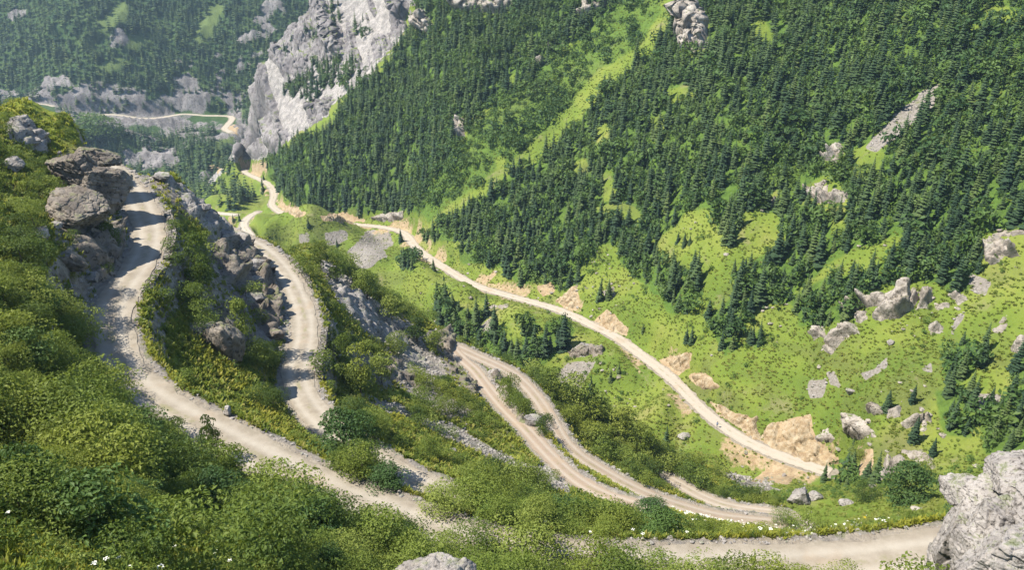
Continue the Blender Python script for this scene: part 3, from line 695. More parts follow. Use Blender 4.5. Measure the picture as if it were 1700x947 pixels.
# ------------------------------------------------------------------ rocks
def facets(x, y, z, s=0):
    """blocky noise: every jittered cell carries its own tilted plane; second value is the distance to the cell border"""
    ix, iy, iz = np.floor(x).astype(np.int64), np.floor(y).astype(np.int64), np.floor(z).astype(np.int64)
    f1 = np.full(x.shape, 1e9); f2 = np.full(x.shape, 1e9); val = np.zeros(x.shape)
    for a in (-1, 0, 1):
        for b in (-1, 0, 1):
            for c in (-1, 0, 1):
                h = lambda t: _hash(ix + a, iy + b, iz + c, s + t) / 4294967296.0
                dx, dy, dz = x - (ix + a + h(1)), y - (iy + b + h(2)), z - (iz + c + h(3)); d = dx * dx + dy * dy + dz * dz
                v = h(4) * 1.4 - .7 + dx * (h(5) * 2 - 1) + dy * (h(6) * 2 - 1) + dz * (h(7) * 2 - 1)
                m = d < f1; f2 = np.where(m, f1, np.minimum(f2, d)); val = np.where(m, v, val); f1 = np.where(m, d, f1)
    return val, np.sqrt(f2) - np.sqrt(f1)
def cube_sphere(n):
    t = np.linspace(-1, 1, n); a, b = np.meshgrid(np.tan(t * math.pi / 4), np.tan(t * math.pi / 4), indexing='ij'); o = np.ones_like(a)
    V, Fq = [], []
    for k, (p, q, r) in enumerate([(o, a, b), (-o, b, a), (b, o, a), (a, -o, b), (a, b, o), (b, a, -o)]):
        V.append(np.stack([p, q, r], -1).reshape(-1, 3)); Fq.append(grid_faces(n, n)[:, ::-1] + k * n * n)
    V = np.concatenate(V); V /= np.linalg.norm(V, axis=1)[:, None]
    return V, np.concatenate(Fq)
def boulder(seed, dims, n=34, planes=12, rough=0.045, cell=2.0, crack=0.03, soft=0.008, strata=0.0):
    """angular rock: a body cut by tilted planes, with cracks and chipped faces"""
    r = np.random.default_rng(seed); D, Fq = cube_sphere(n)
    N = r.normal(size=(planes, 3)); N /= np.linalg.norm(N, axis=1)[:, None]; N = np.concatenate([N, [[0, 0, 1], [0, 0, -1]]]); off = np.concatenate([0.68 + 0.3 * r.random(planes), [0.8, 0.8]])
    d = D @ N.T; rad = np.where(d > 0.05, off[None] / np.maximum(d, .05), 9)
    rad = np.minimum(-soft * np.log(np.exp(-(rad - rad.min(1, keepdims=True)) / soft).sum(1)) + rad.min(1), 1.35)
    P = D * rad[:, None]; q = P * cell + r.random(3) * 50
    f, e = facets(q[:, 0], q[:, 1], q[:, 2], seed); f = f + .45 * facets(q[:, 0] * 2.3, q[:, 1] * 2.3, q[:, 2] * 2.3, seed + 5)[0]; g = fbm(q[:, 0] * 2, q[:, 1] * 2, q[:, 2] * 2, 4, seed)
    P = P * (1 + rough * 1.6 * f - crack * (1 - sstep(0.0, 0.12, e)) + rough * .6 * g)[:, None]
    if strata:
        ax = np.array([.25, -.2, .94]); t = (P @ ax) * 4.2 + .35 * fbm(P[:, 0] * 2, P[:, 1] * 2, P[:, 2] * 2, 2, seed); i = np.floor(t); fr = t - i
        hv_ = lambda k: _hash(k.astype(np.int64), k.astype(np.int64) * 0, k.astype(np.int64) * 0, seed) / 4294967296.0 - .5
        st = hv_(i) + (hv_(i + 1) - hv_(i)) * sstep(.86, 1, fr) - .5 * np.exp(-((fr - .93) / .06)**2)
        P = P + P / np.linalg.norm(P, axis=1)[:, None] * np.array([1, 1, .15]) * (strata * st)[:, None]
    return P * np.asarray(dims) * 0.5, Fq
BASE = {}
def put_rock(name, label, cat, u, v, z, dims, seed, mat, rot=(0, 0, 0), group=None, n=34, **kw):
    V, Fq = boulder(seed, dims, n, **kw)
    o = link(name, mesh_from(name, V, Fq, mat), None, label=label, category=cat, group=group)
    o.location = at_z(u, v, z); o.rotation_euler = [math.radians(a) for a in rot]
    return o
def on_ground(u, v, lo=3.0):
    """first ground point that the sight line through a photo pixel meets"""
    x, y, dz = ray(u, v); a = math.atan2(x, y); i = int(round((a - AZ[0]) / (AZ[1] - AZ[0]))); q = dz / math.hypot(x, y)
    j0 = int(np.searchsorted(LR, math.log(lo)))
    j = j0 + int(np.argmax(QV[i, j0:] >= q)); h = math.exp(LR[j])
    return np.array([x, y, 0]) / math.hypot(x, y) * h + np.array([0, 0, Z[i, j]])
def seat_rock(name, label, cat, u, v, size, seed, mat, sink=0.25, group=None, rotz=0, n=24, **kw):
    """a rock of SIZE metres standing on the ground where the photo shows its foot"""
    V, Fq = boulder(seed, size, n, **kw); o = link(name, mesh_from(name, V, Fq, mat), None, label=label, category=cat, group=group)
    p = on_ground(u, v); o.location = p + np.array([0, 0, size[2] * (0.5 - sink)]); o.rotation_euler = (0, 0, math.radians(rotz))
    return o

def outcrop(label, P, height=3.0, flute=0.0, mat=None, cell=3.0, stretch=1.0, seed=1, lo=0, hi=1e9, name='rock_outcrop', cat='rock outcrop', edge=1.6, res=190, rag=1.2, group=None, fl=0.8):
    """bare rock standing out of the slope: follows the ground inside a traced outline and breaks out of it in blocks"""
    P = np.array(P, float); mg = 5
    sel = (R > lo) & (R < hi) & (U > P[:, 0].min() - mg) & (U < P[:, 0].max() + mg) & (V > P[:, 1].min() - mg) & (V < P[:, 1].max() + mg) & (F_ > 1) & (QV >= CM - 0.02)
    idx = np.argwhere(sel)
    if len(idx) < 6: print('outcrop not found', label); return None
    i0, j0 = idx.min(0) - 1; i1, j1 = idx.max(0) + 1; i1 = min(i1, NA - 1); j1 = min(j1, NR - 1)
    ext_a = (AZ[i1] - AZ[i0]) * math.exp(LR[j0]); ext_r = math.exp(LR[j1]) - math.exp(LR[j0])
    na = int(np.clip(ext_a / 0.22, 24, res)); nr = int(np.clip(ext_r * 1.3 / 0.22, 24, res))
    a, l = np.meshgrid(np.linspace(AZ[i0], AZ[i1], na), np.linspace(LR[j0], LR[j1], nr), indexing='ij')
    x, y = np.sin(a) * np.exp(l), np.cos(a) * np.exp(l); z = zgrid(x, y)
    u, v, f = project(x, y, z)
    d = poly_sd(u, v, P) / FPX * f * 1.15 + rag * fbm(x / 3.1, y / 3.1, z / 3.1, 3, 7 + seed)
    dx = np.gradient(z, axis=1) / np.gradient(np.exp(l), axis=1); da = np.gradient(z, axis=0) / (np.gradient(a, axis=0) * np.exp(l))
    n3 = np.stack([-dx * np.sin(a) - da * np.cos(a), -dx * np.cos(a) + da * np.sin(a), np.ones_like(z)], -1); n3 /= np.linalg.norm(n3, axis=-1)[..., None]
    fv, fe = facets(x / cell, y / cell, z / (cell * stretch), seed); gv = fbm(x / 1.3, y / 1.3, z / 1.6, 4, seed + 3)
    big, be = facets(x / (cell * 2.7), y / (cell * 2.7), z / (cell * 2.7 * stretch), seed + 9)
    out = height * sstep(-.2, edge, d) * np.clip(0.55 + fl * .6 * big + fl * .5 * fv, 0.06, 2) - height * 0.10 * (1 - sstep(0, .16, fe)) - height * .16 * (1 - sstep(0, .10, be)) + 0.16 * height * gv * sstep(-.2, 1, d) - 0.5 * (1 - sstep(-.6, .1, d))
    if flute: out = out + sstep(0, 14, d) * 13.0 * (fbm((a * 560 + .25 * z) / 36, z / 170, None, 3, seed + 30, True) - .15) * 1.0 + sstep(0, 8, d) * flute * (fbm((a * 560 + .30 * z) / 11, z / 60, None, 4, seed + 20, True) + .25 * fbm((a * 560 + .2 * z) / 4, z / 14, None, 3, seed + 24, True))
    q = np.stack([x, y, z], -1) + n3 * out[..., None] * np.array([1, 1, 0.8]) + np.array([0, 0, 1]) * (0.25 * np.maximum(out, 0))[..., None]
    Fq = grid_faces(na, nr)[:, ::-1]; keep = (d.ravel()[Fq] > -0.5).any(1); Fq = Fq[keep]
    lab_ = np.arange(na * nr)                    # keep the largest connected piece
    while True:
        mn = lab_[Fq].min(1); new = lab_.copy()
        for c_ in range(4): np.minimum.at(new, Fq[:, c_], mn)
        new = new[new]
        if (new == lab_).all(): break
        lab_ = new
    ids, cnt = np.unique(lab_[Fq[:, 0]], return_counts=True); Fq = Fq[lab_[Fq[:, 0]] == ids[cnt.argmax()]]
    used = np.unique(Fq); re = np.full(na * nr, -1); re[used] = np.arange(len(used))
    q = q.reshape(-1, 3)[used]; c = q.mean(0); c[2] = q[:, 2].min()
    me = mesh_from(name, q - c, re[Fq], mat or M_TANROCK)
    o = link(name, me, None, label=label, category=cat, group=group); o.location = c
    return o

OUT = [   # label, outline in the photo, height, options
 ('largest pale rock outcrop on the meadow, long rugged crest below the forest edge', [(1395,508),(1419,493),(1484,490),(1496,478),(1519,475),(1525,487),(1516,514),(1493,528),(1466,531),(1445,531),(1450,515),(1457,509),(1422,514),(1400,516)], 5.0, {}),
 ('squarish grey outcrop joined to the shaded side of the largest meadow crest', [(1527,480),(1546,478),(1550,499),(1540,513),(1522,514)], 3.5, {}),
 ('low broken ledge of pale stone between the meadow crest and a smaller knob', [(1552,502),(1580,497),(1583,512),(1556,517)], 2.0, {}),
 ('rounded grey knob near the top of a small scree chute', [(1576,490),(1588,484),(1605,490),(1608,499),(1590,507)], 2.6, {}),
 ('small pale outcrop at the lower end of the meadow crest, beside dark spruces', [(1341,553),(1352,541),(1371,539),(1374,562),(1352,566)], 3.0, {}),
 ('blocky tan outcrop stepping down the meadow under the crest', [(1372,556),(1394,537),(1421,537),(1427,553),(1394,570),(1379,587),(1362,583)], 4.0, {}),
 ('short rock step linking the blocky tan outcrop to the long crest', [(1417,520),(1438,518),(1441,532),(1424,542)], 2.8, {}),
 ('round isolated rock head in the green meadow right below the crest', [(1539,540),(1555,530),(1567,541),(1562,555),(1543,556)], 3.0, {}),
 ('slanting pale rock fin beside spruces near the upper meadow scree path', [(1647,556),(1664,522),(1674,522),(1667,560)], 3.2, {}),
 ('pale rock face cut by the frame edge beside the upper meadow', [(1679,580),(1697,560),(1712,560),(1712,592),(1690,596)], 3.0, {}),
 ('grey rock behind the lone leaning spruce in the lower meadow', [(1440,681),(1459,667),(1467,686),(1450,692)], 2.6, {}),
 ('low grey rock just right of the lone leaning spruce', [(1471,682),(1494,675),(1492,690),(1474,692)], 2.0, {}),
 ('ribbed grey slab outcrop above the tan landslip, upright striped face', [(1398,698),(1417,686),(1448,709),(1453,725),(1420,733),(1402,721)], 3.4, dict(stretch=2.2, cell=1.8)),
 ('cracked grey rock touching the right edge of the tan landslip', [(1347,727),(1375,709),(1391,729),(1379,738),(1354,738)], 2.6, dict(cell=1.8)),
 ('rugged outcrop with two spruces in front of it, lower right meadow', [(1492,704),(1517,690),(1547,683),(1552,709),(1536,719),(1505,713)], 3.0, {}),
 ('smooth slanting pale slab standing in bushes past the road end', [(1449,808),(1470,763),(1493,752),(1508,760),(1503,771),(1474,797)], 2.6, dict(cell=4)),
 ('curved pale ledge on the grassy crest right of the slanting slab', [(1496,750),(1532,748),(1556,776),(1548,784),(1522,765)], 2.2, {}),
 ('pale rock wall under the forest edge by the frame side', [(1629,406),(1653,392),(1688,402),(1692,425),(1644,441),(1627,434)], 5.0, {}),
 ('pale ledge above the rock wall at the forest edge', [(1650,388),(1700,382),(1712,392),(1660,394)], 2.0, {}),
 ('split pale outcrop in the middle of the spruce forest', [(1333,320),(1372,298),(1376,318),(1410,321),(1401,337),(1383,339),(1354,340)], 5.0, dict(stretch=1.6)),
 ('small bright pinnacle above the split outcrop in the forest', [(1364,264),(1395,239),(1401,255),(1384,274)], 6.0, {}),
 ('small pale crag at the top of the steep meadow tongue', [(1269,349),(1287,324),(1294,342)], 3.5, {}),
 ('bright white crag high in the dense spruce forest', [(1126,60),(1135,37),(1155,20),(1176,45),(1173,78),(1150,87),(1130,84)], 9.0, dict(stretch=1.8, cell=3.5)),
 ('pale crag band among spruces at the upper frame edge', [(748,-10),(842,-10),(850,14),(830,23),(790,20),(755,19)], 7.0, dict(stretch=1.6, cell=4)),
 ('white crag cluster beside the big cliff, between spruces', [(682,41),(704,17),(720,47),(706,56)], 6.0, dict(stretch=1.6)),
 ('grey crag at the head of the green gully', [(951,22),(978,4),(1019,-10),(1005,13),(969,27)], 7.0, dict(cell=4)),
 ('small pale crag on the spruce side of the green gully, lower of two', [(882,106),(888,98),(903,93),(901,103)], 4.0, {}),
 ('small pale crag on the spruce side of the green gully, upper of two', [(904,80),(915,72),(938,70),(928,82)], 4.0, {}),
 ('little bare rock in the middle of the green gully', [(872,158),(882,150),(900,144),(893,158)], 3.0, {}),
 ('narrow upright rock rib at the foot of the green gully', [(757,232),(758,198),(770,196),(771,226)], 5.0, dict(stretch=2)),
 ('dark weathered rock band on the grassy bank under the valley road', [(945,586),(966,572),(1003,576),(1000,588),(948,599)], 2.2, dict(mat='M_BROWNROCK')),
 ('grey rock step beneath the valley road next to a spruce', [(806,507),(822,504),(844,506),(842,514),(815,514)], 1.8, {}),
 ('pale rock beside a dark spruce above the valley road', [(1000,485),(1018,477),(1022,490),(1008,497)], 2.6, {}),
 ('grey crumbling rock above the inner edge of the far valley road', [(612,362),(640,352),(668,352),(672,364),(640,370)], 3.0, {}),
]
NEAROUT = [
 ('dark rugged rock face on the shaded spur between the two upper tracks', [(345,425),(362,400),(392,398),(425,425),(452,455),(468,505),(462,555),(440,560),(415,520),(395,500),(370,470)], 1.9, M_BROWNROCK),
 ('lower brown rock face on the shaded spur above the herbs', [(345,515),(375,500),(410,530),(425,570),(415,597),(385,590),(362,565)], 1.7, M_BROWNROCK),
 ('bare rock strip along the spur crest under the first track parapet', [(262,288),(290,300),(330,335),(375,372),(395,392),(378,400),(340,378),(300,335)], 1.2, M_ROCK),
 ('brown broken rock wall of the cut bank beneath the overhanging rocks', [(92,330),(150,378),(205,372),(208,410),(196,450),(165,470),(140,440),(110,400)], 1.4, M_BROWNROCK),
 ('pale rock ribs sticking out of the upper hillside near the frame edge', [(10,205),(50,212),(85,232),(80,250),(45,246),(10,228)], 1.3, M_ROCK),
 ('reddish rock bank above the bend of the third and fourth tracks', [(715,560),(742,545),(757,570),(752,600),(790,640),(800,665),(775,650),(745,615)], 1.5, M_BROWNROCK),
 ('grey broken rock band on the slope below the second track wall', [(560,470),(600,490),(660,540),(700,575),(715,612),(690,608),(640,565),(590,525),(558,492)], 1.0, M_ROCK),
 ('crumbling rock step under the big bushes of the middle slope', [(600,575),(650,590),(690,625),(700,650),(660,640),(615,610)], 1.1, M_BROWNROCK),
 ('rocky rib in the median between the third and fourth tracks', [(818,610),(838,640),(868,690),(880,715),(866,712),(840,665),(818,632)], 1.2, M_BROWNROCK),
]
def build_outcrops():
    for k, (lab, P, h, kw) in enumerate(OUT):
        kw = dict(kw)
        if isinstance(kw.get('mat'), str): kw['mat'] = globals()[kw['mat']]
        outcrop(lab, P, h * 0.95, mat=kw.pop('mat', None), seed=100 + 7 * k, lo=100, hi=620, **kw)
    for k, (lab, P, h, mt) in enumerate(NEAROUT):
        outcrop(lab, P, h, mat=mt, cell=1.7, seed=300 + 11 * k, lo=60, hi=200, edge=.9, rag=1.3, res=230, fl=1.1)
    # the grey buttress
    outcrop('huge bare grey cliff face rising beside the spruce forest', [(378,262),(384,235),(396,190),(416,132),(440,80),(466,46),(494,16),(520,-40),(705,-40),(684,20),(660,75),(640,90),(616,112),(598,120),(572,98),(532,103),(500,140),(478,158),(510,168),(535,163),(558,154),(548,190),(520,205),(490,220),(455,256),(430,264)],
            2.0, 5.0, M_CLIFF, 10.0, 3.2, 5, 380, 720, 'cliff', 'cliff', 6.0, 460, 5.0, None, 0.55)
build_outcrops()
def soil_material():
    m, nt = new_mat('bare_earth'); b = NB(nt); p = b.pos(); mp = b.n('ShaderNodeMapping'); b.link(p, mp.inputs[0]); mp.inputs['Scale'].default_value = (1, 1, 0.2)
    c = b.ramp(b.noise(0.7, 9, 0.78, p), [(0.3, (0.19,0.125,0.07)), (0.44, (0.30,0.22,0.13)), (0.56, (0.385,0.315,0.215)), (0.72, (0.45,0.385,0.29))])
    rl = b.noise(0.9, 7, 0.72, mp.outputs[0]); c = b.mix(b.math('MULTIPLY', b.sm(0.50, 0.64, rl), 0.6), c, (0.20,0.14,0.09))
    c = b.mix(b.math('MULTIPLY', b.sm(0.60, 0.70, b.noise(3.5, 5, 0.7, p)), 0.5), c, (0.42,0.38,0.32))
    b.out(c, 0.95, b.bump(b.math('ADD', rl, b.noise(3, 6, .75, p)), 1.0, 0.35), 0.1)
    return m
M_EARTH = soil_material()
for k, (lab, i) in enumerate((('largest tan landslip scar, above the end of the valley road', 0), ('long crumbling tan earth cut along the valley road near the person', 1), ('oval tan earth scar above the valley road, below open meadow', 2), ('wedge shaped tan earth cut with rocks over the valley road', 3), ('broad tan earth cut on the bend of the valley road above the spruces', 4), ('triangular bare tan earth slide running down to the valley road', 5), ('sandy earth cut at the inner side of the far road bend', 8), ('long low ochre cut under the spruce wood along the far road', 9))):
    outcrop(lab, SOIL[i], 1.0, mat=M_EARTH, cell=1.5, stretch=2.0, seed=500 + k, lo=100, hi=640, edge=1.0, rag=1.6, name='earth_bank', cat='earth bank', fl=1.2)

# rocks over the upper track
X1 = dict(mat=M_BROWNROCK)
put_rock('boulder', 'big brown boulder jutting over the upper track, lowest of the overhanging rocks', 'boulder', 136, 346, -35.6, (7.6, 6.4, 5.2), 11, M_BROWNROCK, (4, 6, -20), n=80, planes=9, rough=.04, crack=.03, strata=.13)
put_rock('boulder', 'tall brown rock block with cracked face beside the overhanging wedge', 'boulder', 130, 290, -35.2, (6.0, 6.2, 7.2), 12, M_BROWNROCK, (0, -8, 15), n=80, planes=9, rough=.045, crack=.05, strata=.16)
put_rock('boulder', 'wedge shaped rock overhanging the bend of the upper track', 'boulder', 181, 304, -36.4, (6.0, 5.6, 5.4), 13, M_BROWNROCK, (0, 14, 5), n=80, planes=8, rough=.04, crack=.03, strata=.13)
put_rock('boulder', 'layered rock slab on top of the overhanging wedge', 'boulder', 152, 259, -35.4, (6.4, 5.4, 3.4), 14, M_BROWNROCK, (0, 8, 10), n=80, planes=9, rough=.05, crack=.05, strata=.22)
put_rock('boulder', 'dark rock filling the gap under the wedge above the track', 'boulder', 172, 322, -38.5, (6.5, 6.0, 7.5), 15, M_BROWNROCK, (0, 5, 40), n=36, planes=12)
for lab, u, v, size, sd_, mt in (
 ('pale slab rock among herbs on the upper hillside, above the overhanging rocks', 62, 232, (4.6,3,2.4), 21, M_ROCK), ('pointed grey rock on the upper hillside near the frame edge', 40, 218, (3.4,2.6,3.0), 22, M_ROCK), ('flat light rock below the pointed rock on the upper hillside', 52, 238, (3.2,2.2,1.2), 23, M_PALEROCK),
 ('pale rock at the left of the tall cracked block', 22, 280, (3.0,2.6,2.0), 24, M_ROCK), ('small white stone lying under the big jutting boulder', 95, 378, (1.6,1.3,1.1), 25, M_PALEROCK),
 ('grey rock on the bank left of the track where bare soil begins', 68, 398, (2.4,2.0,1.9), 26, M_ROCK), ('long brown rock rib running down the soil bank to the track', 118, 448, (3.4,3.0,2.6), 27, M_BROWNROCK), ('pale block on the cut bank at the inner bend of the track', 150, 470, (2.2,1.6,1.5), 28, M_ROCK)):
    seat_rock('boulder', lab, 'boulder', u, v, size, sd_, mt)
for lab, u, v, size, sd_, mt in (
 ('rosy grey boulder standing upright on the shaded slope between the two tracks', 372, 588, (4.2,3.6,6.6), 31, M_BROWNROCK), ('grey boulder tucked under the rosy upright one', 385, 598, (3.4,3.0,3.4), 32, M_BROWNROCK), ('pale boulder in the herbs left of the rosy upright one', 338, 560, (3.0,2.6,2.8), 33, M_ROCK),
 ('flat pale ledge in the middle of the shaded spur between the tracks', 418, 448, (6.4,4.0,2.4), 34, M_ROCK), ('pinkish slab leaning on the shaded spur', 418, 500, (4.6,2.2,2.0), 35, M_ROCK), ('jagged grey crest block above the second track', 402, 408, (4.2,3.0,3.6), 36, M_ROCK),
 ('jagged grey rock on the spur crest below the track parapet', 378, 402, (4.4,3.0,3.0), 37, M_ROCK), ('light boulder at the edge of the shaded spur by the second track', 428, 472, (3.2,2.2,1.9), 38, M_ROCK), ('dark boulder near the second track under the shaded spur', 455, 560, (3.2,2.4,2.0), 39, M_BROWNROCK),
 ('grey weathered rock on the crest beside the first track parapet', 270, 300, (3.6,2.2,1.6), 40, M_ROCK), ('low grey rock under the first track parapet on the far spur side', 330, 352, (4.0,2.4,1.7), 41, M_ROCK)):
    seat_rock('boulder', lab, 'boulder', u, v, size, sd_, mt)
seat_rock('boundary_stone', 'white stone block standing on the outer edge of the upper track', 'stone', 378, 690, (0.75,0.7,1.1), 45, M_PALEROCK, 0.12, None, 15, 16, planes=8, rough=.03)
for lab, u, v, size, sd_ in (
 ('white limestone block on the grassy bank above the second track end, larger one', 800, 842, (2.2,1.8,1.7), 51), ('white limestone block beside the larger one on the grassy bank', 826, 852, (1.9,1.5,1.3), 52), ('small white limestone block behind the larger one on the bank', 783, 832, (1.3,1.1,1.0), 53),
 ('grey square boulder in the bushes at the valley head', 1325, 836, (3.6,3.0,4.4), 54), ('pale oblong boulder right of the square one at the valley head', 1352, 830, (3.2,2.2,2.0), 55), ('grey boulder half sunk in grass at the valley head', 1405, 838, (2.2,1.6,1.4), 56),
 ('grey stone in the meadow strip between the second and third tracks', 752, 752, (1.5,1.1,0.9), 57), ('reddish rock in the median between the third and fourth tracks', 883, 706, (2.8,2.2,2.4), 58), ('dark rock at the upper bend between the third and fourth tracks', 822, 625, (2.2,2.0,2.2), 59),
 ('white boulder on the green slope under the valley road', 1137, 728, (3.0,2.2,1.6), 60), ('pale boulder lying alone in the wide meadow', 1478, 573, (1.9,1.5,1.3), 61), ('pale stones by the meadow scree, largest boulder', 1412, 655, (2.4,1.8,1.4), 62)):
    seat_rock('boulder', lab, 'boulder', u, v, size, sd_, M_PALEROCK if 'white' in lab or 'pale' in lab else M_ROCK)
# boulder at the very bottom of the view
seat = on_ground(725, 952, 12)
o = put_rock('boulder', 'pale cracked boulder top showing at the lower frame edge among shrubs', 'boulder', 728, 988, -31.0, (4.2, 4.0, 3.6), 66, M_PALEROCK, (0, 4, 10), n=56, planes=14, rough=.03, crack=.04, cell=3.2)

# the big rock at the lower right: one outcrop, its blocks are its parts
ro = bpy.data.objects.new('rock_outcrop', None); C.objects.link(ro); ro.location = at_z(1640, 930, -41)
ro['label'] = 'massive pale grey crag at the lower right corner beside the upper track'; ro['category'] = 'rock outcrop'
def block(u, v, z, dims, seed, rot=(0, 0, 0), **kw):
    V, Fq = boulder(seed, dims, kw.pop('n', 60), **kw); b = link('block', mesh_from('block', V, Fq, M_PALEROCK), ro)
    b.location = at_z(u, v, z) - np.array(ro.location); b.rotation_euler = [math.radians(a) for a in rot]
KB = dict(planes=10, rough=.03, crack=.03, cell=3.2, soft=.006, n=84, strata=.10)
block(1608, 912, -37.2, (4.5, 4.4, 8.4), 71, (0, -7, 10), **KB)
block(1612, 822, -35.0, (3.6, 3.4, 2.0), 72, (0, -4, 5), **KB)
block(1668, 880, -33.6, (4.2, 4.4, 5.4), 73, (0, 5, -12), **KB)
block(1668, 828, -33.6, (4.6, 4.0, 2.8), 74, (0, -22, 20), **KB)
block(1706, 792, -32.0, (4.2, 4.2, 3.4), 75, (0, -24, 0), **KB)
block(1700, 930, -32.6, (5.6, 5.0, 4.4), 76, (0, 0, 30), **KB)
block(1740, 880, -32.6, (5.6, 5.0, 9.4), 78, (0, 0, 50), **KB)
block(1650, 950, -35.0, (4.6, 4.0, 5.4), 79, (0, 0, 70), **KB)
block(1562, 948, -40.0, (2.6, 2.6, 3.0), 77, (0, 10, 0), **KB)

# ------------------------------------------------------------------ dry stone retaining walls on the outer edge of the tracks
def stone_material():
    m, nt = new_mat('dry_stone'); b = NB(nt); p = b.pos()
    ce = b.voro(1.7, 'F1', p, 'Color'); sx = b.n('ShaderNodeSeparateColor'); b.link(ce, sx.inputs[0]); ed = b.voro(1.7, 'DISTANCE_TO_EDGE', p)
    c = b.ramp(sx.outputs[0], [(0.0, (0.11,0.098,0.084)), (0.5, (0.175,0.16,0.14)), (1.0, (0.255,0.235,0.21))]); c = b.mix(b.sm(0.10, 0.02, ed), c, (0.04,0.036,0.03))
    c = b.mix(b.math('MULTIPLY', b.sm(0.52, 0.7, b.noise(0.9, 5, 0.6, p)), 0.5), c, (0.13,0.13,0.06))
    b.out(c, 0.95, b.bump(b.math('ADD', b.sm(0, 0.15, ed), b.math('MULTIPLY', b.noise(5, 5, .7, p), .4)), 1.0, 0.12), 0.1)
    return m
M_STONE = stone_material()
def wall(key, p0, p1, label, side=1, depth=4.5, thick=0.9, over=0.35, seed=0):
    """stone wall along a stretch of a track, p0..p1 given as photo pixels near its outer edge"""
    P = ROADS[key]['poly']; pu, pv, _ = project(P[:, 0], P[:, 1], P[:, 2])
    i0 = int(np.argmin((pu - p0[0])**2 + (pv - p0[1])**2)); i1 = int(np.argmin((pu - p1[0])**2 + (pv - p1[1])**2)); i0, i1 = sorted((i0, i1))
    Q_ = catmull(P[i0:i1 + 1:3], 0.3); T = np.gradient(Q_, axis=0); T /= np.linalg.norm(T[:, :2], axis=1)[:, None]; S = np.stack([T[:, 1], -T[:, 0], 0 * T[:, 0]], 1) * side
    hw = ROADS[key]['w'] / 2 + 0.45; n = len(Q_); s = np.arange(n) * 0.3
    ramp = np.minimum(1, np.minimum(s, s[::-1]) / 2.5)
    prof = [(0, -.7)] + [(0, over * t) for t in (0, .6, 1)] + [(thick * t, over) for t in (.33, .66, 1)] + [(thick + 0.12 * t * depth * .5, over - t * (depth + over)) for t in np.linspace(.08, 1, 12)]
    rows = []
    for a, b in prof:
        q = Q_ + S * (hw + a) ; q[:, 2] += b * (ramp if b < 0 else 1) + (0 if b < 0 else -.25 * (1 - ramp))
        rows.append(q)
    V = np.stack(rows, 1); f, e = facets(V[..., 0] / .8, V[..., 1] / .8, V[..., 2] / .5, 5 + seed)
    k = np.array([0.4 if i < 1 else 1 for i in range(len(prof))])[None]
    V = V + S[:, None, :] * (0.12 * f * k)[..., None] + np.array([0, 0, 1]) * (0.08 * f * k)[..., None]
    Fq = grid_faces(n, len(prof)); Fq = Fq if side > 0 else Fq[:, ::-1]
    me = mesh_from('retaining_wall', V.reshape(-1, 3), Fq, M_STONE, None, False)
    return link('retaining_wall', me, None, label=label, category='retaining wall')
SIDE = {'A': -1, 'B': -1, 'C': -1, 'D': -1}
wall('A', (262,345), (232,440), 'dry stone retaining wall holding the upper track where it bends past the overhanging rocks', -1, 5.0, 1.0)
wall('A', (231,446), (205,492), 'low curved dry stone wall at the shaded inside bend of the upper track', -1, 3.0, 0.9, .25, 3)
wall('B', (506,545), (495,640), 'upright dry stone wall edging the second track above a dark drop', -1, 4.6, 1.0, .3, 5)
wall('B', (452,428), (486,478), 'long low stone parapet along the outer edge of the second track', -1, 2.6, 0.8, .3, 7)
print('rocks', time.time() - T0)
# keep the sight lines to the tracks open: nothing tall hides a road the photo shows
pts = np.concatenate([ROADS[k]['poly'][::2] for k in ROADS]); ru, rv, rf = project(*pts.T)
vis = (zgrid(pts[:, 0], pts[:, 1], CM) <= (pts[:, 2] + .3) / np.hypot(pts[:, 0], pts[:, 1]) + 1e-3)
HID = [[(700,905),(1035,905),(1040,1000),(600,1000)], [(560,735),(612,735),(655,800),(600,790)], [(728,810),(770,810),(770,860),(728,860)], [(1030,931),(1180,931),(1330,938),(1330,1000),(1030,1000)], [(455,290),(445,285),(470,300)]]           # stretches that the photo does hide
hid = np.zeros(len(pts), bool)
for P in HID: hid |= poly_sd(ru, rv, P) > 0
pts = pts[vis & ~hid]; ru, rv, rf = ru[vis & ~hid], rv[vis & ~hid], rf[vis & ~hid]
ROADPX = np.zeros((240, 430), np.float32)        # nearest road distance per coarse photo cell
gx, gy = (ru / 4).astype(int), (rv / 4).astype(int); okc = (gx >= 0) & (gx < 430) & (gy >= 0) & (gy < 240)
np.maximum.at(ROADPX, (gy[okc], gx[okc]), rf[okc])
for dy, dx in ((0, 1), (0, -1), (1, 0), (-1, 0), (1, 1), (-1, -1)):
    ROADPX = np.maximum(ROADPX, np.roll(ROADPX, (dy, dx), (0, 1)))
def room(P, H, Wd):
    """largest fraction of the height H that leaves the tracks in view"""
    out = np.ones(len(P))
    for t in np.linspace(1, .1, 10):
        bad = np.zeros(len(P), bool)
        for s in (-.45, 0, .45):
            u, v, f = project(P[:, 0] + s * Wd, P[:, 1], P[:, 2] + H * t)
            cxi, cyi = np.clip((u / 4).astype(int), 0, 429), np.clip((v / 4).astype(int), 0, 239)
            bad |= (ROADPX[cyi, cxi] > f + 1.0) & (u > 0) & (u < 1700) & (v < 947)
        out = np.where(bad, np.minimum(out, t - .1), out)
    return np.clip(out, 0, 1)
